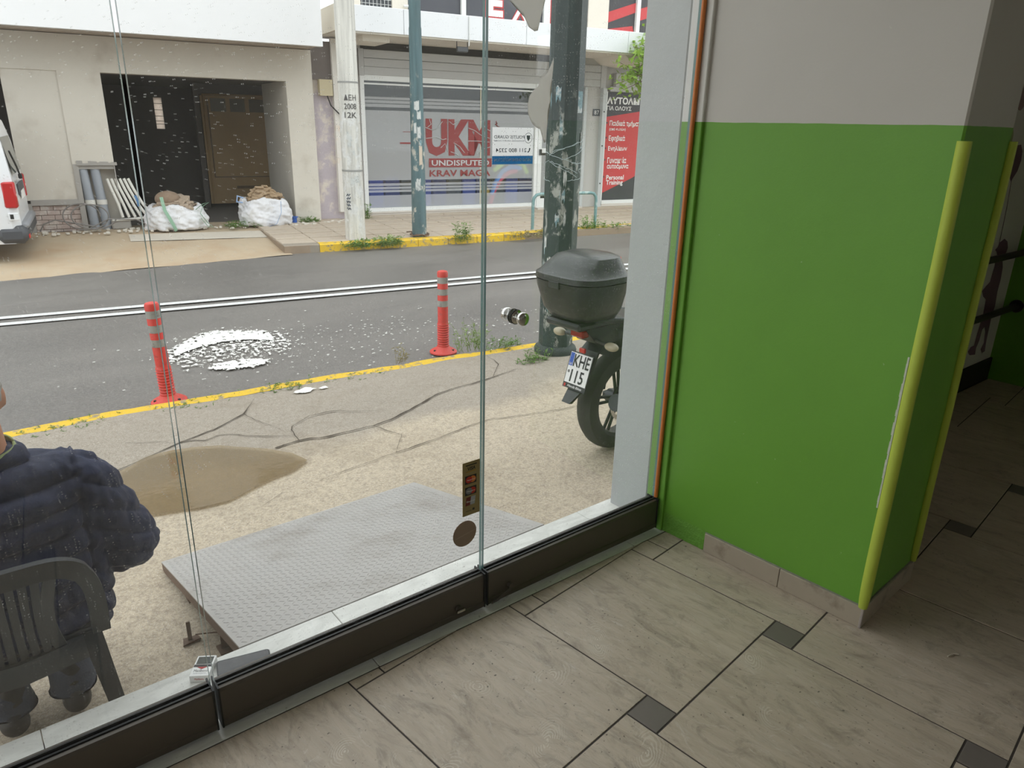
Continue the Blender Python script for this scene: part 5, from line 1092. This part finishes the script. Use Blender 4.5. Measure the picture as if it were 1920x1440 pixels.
# ---- rubble sacks
m_sack=M('white_woven_sack',L(228,228,230),.8,.06,6,bump=.5,bscale=30,dirt=L(196,190,182),dscale=5,dlo=.58,dhi=.75)
m_deb=M('rubble',L(176,158,138),.9,.3,25,bump=.6)
def sack(u,v,wx,wy,h,lab,seed,cols,up=0):
    random.seed(seed); t=far('rubble_sack',lab,'sack',u,v,-.262,'rubble sacks in the garage bay')
    mb=loft(MB(),[(0,0,wx*.92,wy*.9),(h*.06,0,wx,wy),(h*.45,.01,wx*1.02,wy*1.02),(h*.8,.0,wx*.90,wy*.92),(h,-.01,wx*.80,wy*.82),(h*1.02,0,wx*.7,wy*.72),(h*.9,0,wx*.66,wy*.68)],48,2.7)
    me=remeshed(mb,'sack',.018,2,lambda co,n:.055*noise.noise((co.x*5,co.y*5,co.z*4+seed))+.030*noise.noise((co.x*9+co.z*10,co.y*9,co.z*14+seed))+.014*noise.noise((co.x*26,co.y*26,co.z*30)))
    for v_ in me.vertices: v_.co.z=max(0,v_.co.z)
    me.materials.append(m_sack); link('sack',me,t)
    db=MB()
    for i in range(90):
        a=random.uniform(0,2*PI); r=math.sqrt(random.random()); x,y=r*wx*.68*math.cos(a),r*wy*.68*math.sin(a); z=h*.90+(1-r*r)*(.16+up)+random.uniform(-.03,.03); s=random.uniform(.02,.06)
        db.bbox(-s*random.uniform(.6,2.4),s,-s,s*.8,-s*.4,s*.4,s*.2,Matrix.Translation((x,y,z))@Matrix.Rotation(random.uniform(0,6),4,'Z')@Matrix.Rotation(random.uniform(-.7,.7),4,'X'))
    mb2=loft(MB(),[(h*.8,0,wx*.66,wy*.66),(h+.04+up*.4,0,wx*.5,wy*.5),(h+.10+up*.8,0,wx*.25,wy*.25)],24,2.2); db.add(mb2.v,mb2.f)
    db.build('debris',cols,t,kind='stuff')
    return t
s1=sack(1.15,14.28,.50,.40,.40,'low slumped white rubble sack with green straps on the left',4,m_deb)
MB().ell((-.10,.0,.50),(.21,.18,.14),14,10).build('earth_clod',M('brown_clod',L(150,128,108),.95,.3,12,bump=1),s1,smooth=True)
m_strap=M('green_strap',L(140,178,152),.7,.1)
MB().tube([(-.22,-.30,.56),(-.20,-.40,.36),(-.10,-.445,.12),(-.06,-.40,.0)],.028,6,flat=.2).build('strap',m_strap,s1,smooth=True); MB().tube([(.30,-.32,.34),(.42,-.36,.44),(.52,-.36,.46),(.42,-.36,.40),(.36,-.38,.28),(.46,-.42,.12),(.54,-.42,.04),(.46,-.42,.05),(.36,-.40,.2)],.020,6,flat=.3).build('strap',m_strap,s1,smooth=True)
s2=sack(2.68,14.32,.46,.40,.46,'upright white rubble sack heaped with wood scraps on the right',8,M('wood_scraps',L(176,152,122),.9,.35,30,bump=.6),.10)
m_bst=M('pale_blue_strap',L(150,176,214),.7,.1)
MB().tube([(.22,-.38,.44),(.20,-.45,.25),(.10,-.46,.05),(-.1,-.47,-.01)],.022,6,flat=.2).build('strap',m_bst,s2,smooth=True); MB().tube([(-.40,-.2,.50),(-.50,-.22,.54),(-.52,-.22,.44),(-.42,-.22,.42)],.016,6).build('strap',m_bst,s2,smooth=True)
bs=far('blue_spool','small blue plastic reel on the ground beside the right rubble sack','reel',3.18,14.2,-.262); MB().lathe([(.07,0),(.07,.015),(.045,.02),(.045,.11),(.07,.115),(.07,.13)],18).build('reel_body',M('blue_plastic',L(50,96,180),.4),bs,smooth=True)
# ---- pipes leaning in the niche
m_gpipe=M('grey_pvc_pipe',L(158,164,172),.5,.1,6); m_wpipe=M('white_pvc_pipe',L(222,220,212),.5,.08,8)
for i,(u,lab) in enumerate(((-.12,'left thick grey drain pipe standing in the wall niche'),(.06,'right thick grey drain pipe standing in the wall niche'))):
    p=far('drain_pipe',lab,'pipe',u,14.5,-.26,'grey drain pipes in the niche'); MB().tube([(0,0,0),(-.02,0,.5),(-.05,0,1.0)],.072,16).build('pipe_body',m_gpipe,p,smooth=True); MB().lathe([(.082,.42),(.082,.50)],16,Matrix.Translation((-.018,0,0)),cap=False).build('coupling',m_wpipe,p,smooth=True)
for i in range(6):
    u=.16+i*.075; p=far('conduit_pipe',['first','second','third','fourth','fifth','sixth'][i]+' thin white conduit from the left in the leaning bundle','pipe',u+.06,14.42,-.04,'white conduits leaning in the niche')
    MB().tube([(.10+.02*i,-.05,-.02),(.06,-.03,.2),(-.01-.008*i,.0,.45),(-.05-.012*i,.03,.62)],.024,10).build('pipe_body',m_wpipe if i!=4 else m_wpipe,p,smooth=True)
    if i==4: MB().tube([(.075,-.035,.16),(.03,-.015,.34)],.027,10).build('blue_sleeve',M('blue_sleeve_plastic',L(86,130,176),.5),p,smooth=True)
crs=far('pipe_crossbar','white pipe lying across the foot of the conduit bundle','pipe',.45,14.36,-.10); MB().tube([(-.3,0,0),(.0,0,.01),(.32,.0,.03)],.022,8).build('pipe_body',m_wpipe,crs,smooth=True)
cb=far('cement_block','rough cement block under the conduit bundle','block',.28,14.45,-.262); MB().bbox(-.15,.15,-.08,.08,0,.17,.02).build('block_body',m_greywall,cb)
hs=far('hose_coil','thin grey hose looped loosely against the brick plinth','hose',-.3,14.25,-.25); hp=[]
for i in range(60): a=i*.21; hp.append((-.02+.30*math.cos(a)+.004*i,-.02-.002*i,.24+.22*math.sin(a)*(1-.002*i)))
MB().tube(hp,.011,6).tube([(-.62,0,.02),(-.55,0,.14),(-.38,0,.20),(-.2,-.02,.16),(.1,-.05,.10),(.3,-.06,.03)],.012,6).tube([(.1,-.05,.05),(.4,-.1,.2),(.8,-.12,.18),(1.05,-.12,.04),(1.2,-.1,.01)],.011,6).build('hose_tube',M('grey_hose',L(128,124,120),.5),hs,smooth=True)
# ---- parked van: rear end at u=-.9, near side at v=12.0
vn=far('van','white van parked at the left with red tail light and dark bumper','van',-3.28,12.95,-.40)
m_van=M('white_van_paint',L(228,230,232),.25,.03,3); m_vblk=M('dark_bumper_plastic',L(70,72,76),.55,.1,9)
VY=.95
secs=[(.30,.90,.90),(.55,.0,.935),(.95,.0,.95),(1.15,.02,.945),(1.60,.10,.88),(1.88,.20,.80),(1.97,.32,.70)]
vs=[];
for z,inx,hy in secs:
    xr=2.30-inx*.55*(1 if z>.5 else 0); xf=-2.45+inx*1.2*(1 if z>.9 else 0); 
    for x,y in ((xr,-hy+.10),(xr,hy-.10),(xr-.10,hy),(xf+.25,hy),(xf,hy-.25),(xf,-hy+.25),(xf+.25,-hy),(xr-.10,-hy)): vs.append((x,y,z))
k=len(secs); MB().add(vs,[(i*8+j,i*8+(j+1)%8,(i+1)*8+(j+1)%8,(i+1)*8+j) for i in range(k-1) for j in range(8)]+[tuple(range(8))[::-1],tuple((k-1)*8+j for j in range(8))]).build('body',m_van,vn,smooth=True,sharp=30)
m_vgl=M('van_window_glass',L(70,84,84),.08,.1)
MB().add([(2.31,-.70,1.20),(2.31,.70,1.20),(2.235,.66,1.68),(2.235,-.66,1.68)],[(0,1,2,3)]).build('rear_window',m_vgl,vn,fix=False)
for xa,xb in ((.95,2.08),(-.4,.85)): MB().add([(xa,-.952,1.18),(xb,-.952,1.18),(xb-.06,-.882,1.62),(xa+.04,-.882,1.62)],[(0,1,2,3)]).build('side_window',M('van_side_glass',L(176,196,190),.15,.1),vn,fix=False)
def tlf(s): return MB().bbox(2.16,2.315,-.962 if s<0 else .82,-.80 if s<0 else .962,.78,1.12,.02)
for s in (-1,1):
    tlo=tlf(s).build('tail_light',M('red_tail_lens',L(186,30,34),.2,.2,20),vn,smooth=True); MB().bbox(2.20,2.32,s*.90-.045,s*.90+.045,.93,.97,.008).build('reverse_lens',M('clear_lens',L(226,190,186),.2),tlo)
MB().bbox(2.0,2.37,-.965,.965,.30,.54,.07).build('bumper',m_vblk,vn,smooth=True); MB().bbox(2.25,2.385,-.80,.80,.48,.57,.03).build('bumper_step',M('bumper_grey',L(140,142,146),.5),vn,smooth=True)
MB().bbox(2.30,2.325,-.42,.42,.90,1.06,.01).build('plate_recess',m_vblk,vn); MB().box(2.32,2.328,-.26,.26,.84,.95).build('licence_plate',m_wht,vn);
text('TRANSPORTER',m_frame,vn,(2.312,-.74,1.075),.40,.045,rot=(PI/2,0,PI/2),bold=.02); MB().tube([(2.33,.0,1.16),(2.33,-.30,1.30),(2.30,-.55,1.50)],.012,6).build('rear_wiper',m_black,vn); MB().bbox(2.31,2.36,-.04,.04,1.10,1.17,.01).build('wiper_motor',m_black,vn)
MB().bbox(2.18,2.30,-.965,-.945,.62,.72,.006).build('side_catch',m_van,vn); MB().box(2.20,2.24,-.968,-.95,.64,.70).build('catch_slot',m_black,vn); MB().box(2.35,2.378,-.90,-.76,.37,.42).build('reflector',M('red_reflector',L(196,50,44),.25,.1),vn)
for x in (1.35,-1.65):
    for s in (-1,1):
        wv=MB().lathe([(.20,-.10),(.30,-.11),(.325,-.08),(.325,.08),(.30,.11),(.20,.10),(.20,-.10)],28,Matrix.Translation((x,s*.82,.325))@RX,cap=False).build('wheel',m_tyre,vn,smooth=True); MB().lathe([(.0,.06*-s),(.12,.07*-s),(.20,.05*-s)],20,Matrix.Translation((x,s*.82,.325))@RX,cap=False).build('hubcap',m_frame,wv,smooth=True)
# ---- far weeds and street tree
for i,(u,v_,n,h_,sp,mi,lab) in enumerate(((3.75,11.70,60,.14,.28,0,'low weed mat at the far kerb under the concrete pole'),(4.15,11.66,50,.20,.17,1,'leafy weed clump at the far kerb between the two poles'),(5.50,11.66,34,.42,.12,0,'tall spiky weed at the far kerb right of the slim green pole'),(6.9,11.72,60,.14,.35,2,'dry grass strip at the far kerb under the teal railing'),(8.35,11.95,44,.34,.16,0,'tall weed at the far kerb right of the thick green pole'),(8.95,12.05,60,.16,.40,0,'green weed strip at the far kerb below the poster'),(2.30,14.12,60,.14,.40,0,'grass growing in front of the right rubble sack'),(3.45,14.22,30,.14,.14,0,'weed at the foot of the white building corner'),(4.62,14.30,18,.40,.05,0,'weed by the shop frame behind the concrete pole'))):
    p=ST(u,v_,-.36 if v_<12.5 else -.262); weed(tuple(p),lab,n,h_,sp,mi,40+i,.022)
tr=far('street_tree','leafy bright green street tree beside the red poster','tree',10.32,12.75,-.28)
m_bark=M('tree_bark',L(120,104,88),.9,.25,20,bump=.6); m_tl=NT('tree_leaf'); o_=m_tl.obj(); lc=m_tl.mix(m_tl.noise(o_,9,3),L(110,150,50),L(172,204,84))
m_tl=m_tl.end(m_tl.node('ShaderNodeMixShader',{0:.4,1:m_tl.bsdf(lc,.5,0,.4),2:m_tl.node('ShaderNodeBsdfTranslucent',{'Color':lc})}).outputs[0])
MB().tube([(.1,0,0),(.08,.02,.9),(.12,0,1.8),(.15,0,2.4)],[.09,.075,.07,.06],10).build('trunk',m_bark,tr,smooth=True)
random.seed(33); lf=MB(); brn=MB()
for i in range(60):
    a=random.uniform(0,2*PI); e=random.uniform(-.5,1.1); L_=random.uniform(.5,1.05); d=Vector((math.cos(a)*math.cos(e),math.sin(a)*math.cos(e),math.sin(e)*.95)); p0=Vector((.15,0,2.62+.6*random.random())); p1=p0+d*L_
    if d.z<0: p1.z-=.15*L_
    brn.tube([p0,p0.lerp(p1,.5)+Vector((0,0,.05)),p1],[.018,.012,.005],5,caps=False)
    for k in range(44):
        b=p0.lerp(p1,random.uniform(.35,1.05))+Vector((random.gauss(0,.08),random.gauss(0,.08),random.gauss(0,.08))); dd=Vector((random.gauss(0,1),random.gauss(0,1),random.gauss(-.5,.6))).normalized(); l=random.uniform(.10,.17); s=dd.cross(Vector((random.gauss(0,.4),random.gauss(0,.4),1))).normalized()*l*.24
        lf.add([b,b+dd*l*.4+s,b+dd*l,b+dd*l*.4-s],[(0,1,2,3)])
brn.build('branches',m_bark,tr,kind='stuff'); lf.build('leaves',m_tl,tr,kind='stuff',fix=False)
# ---- floor litter
tw=thing('twig','small dry curled leaf stalk lying on the floor tile at the right','twig',(2.31,.60,.001)); MB().tube([(-.02,0,.003),(-.008,-.003,.004),(.006,-.006,.005),(.014,-.012,.004),(.018,-.018,.003)],[.0022,.0028,.0024,.003,.0022],6).build('stalk',M('dry_leaf',L(196,186,168),.9,.3,60),tw,smooth=True)
bpy.context.view_layer.update()
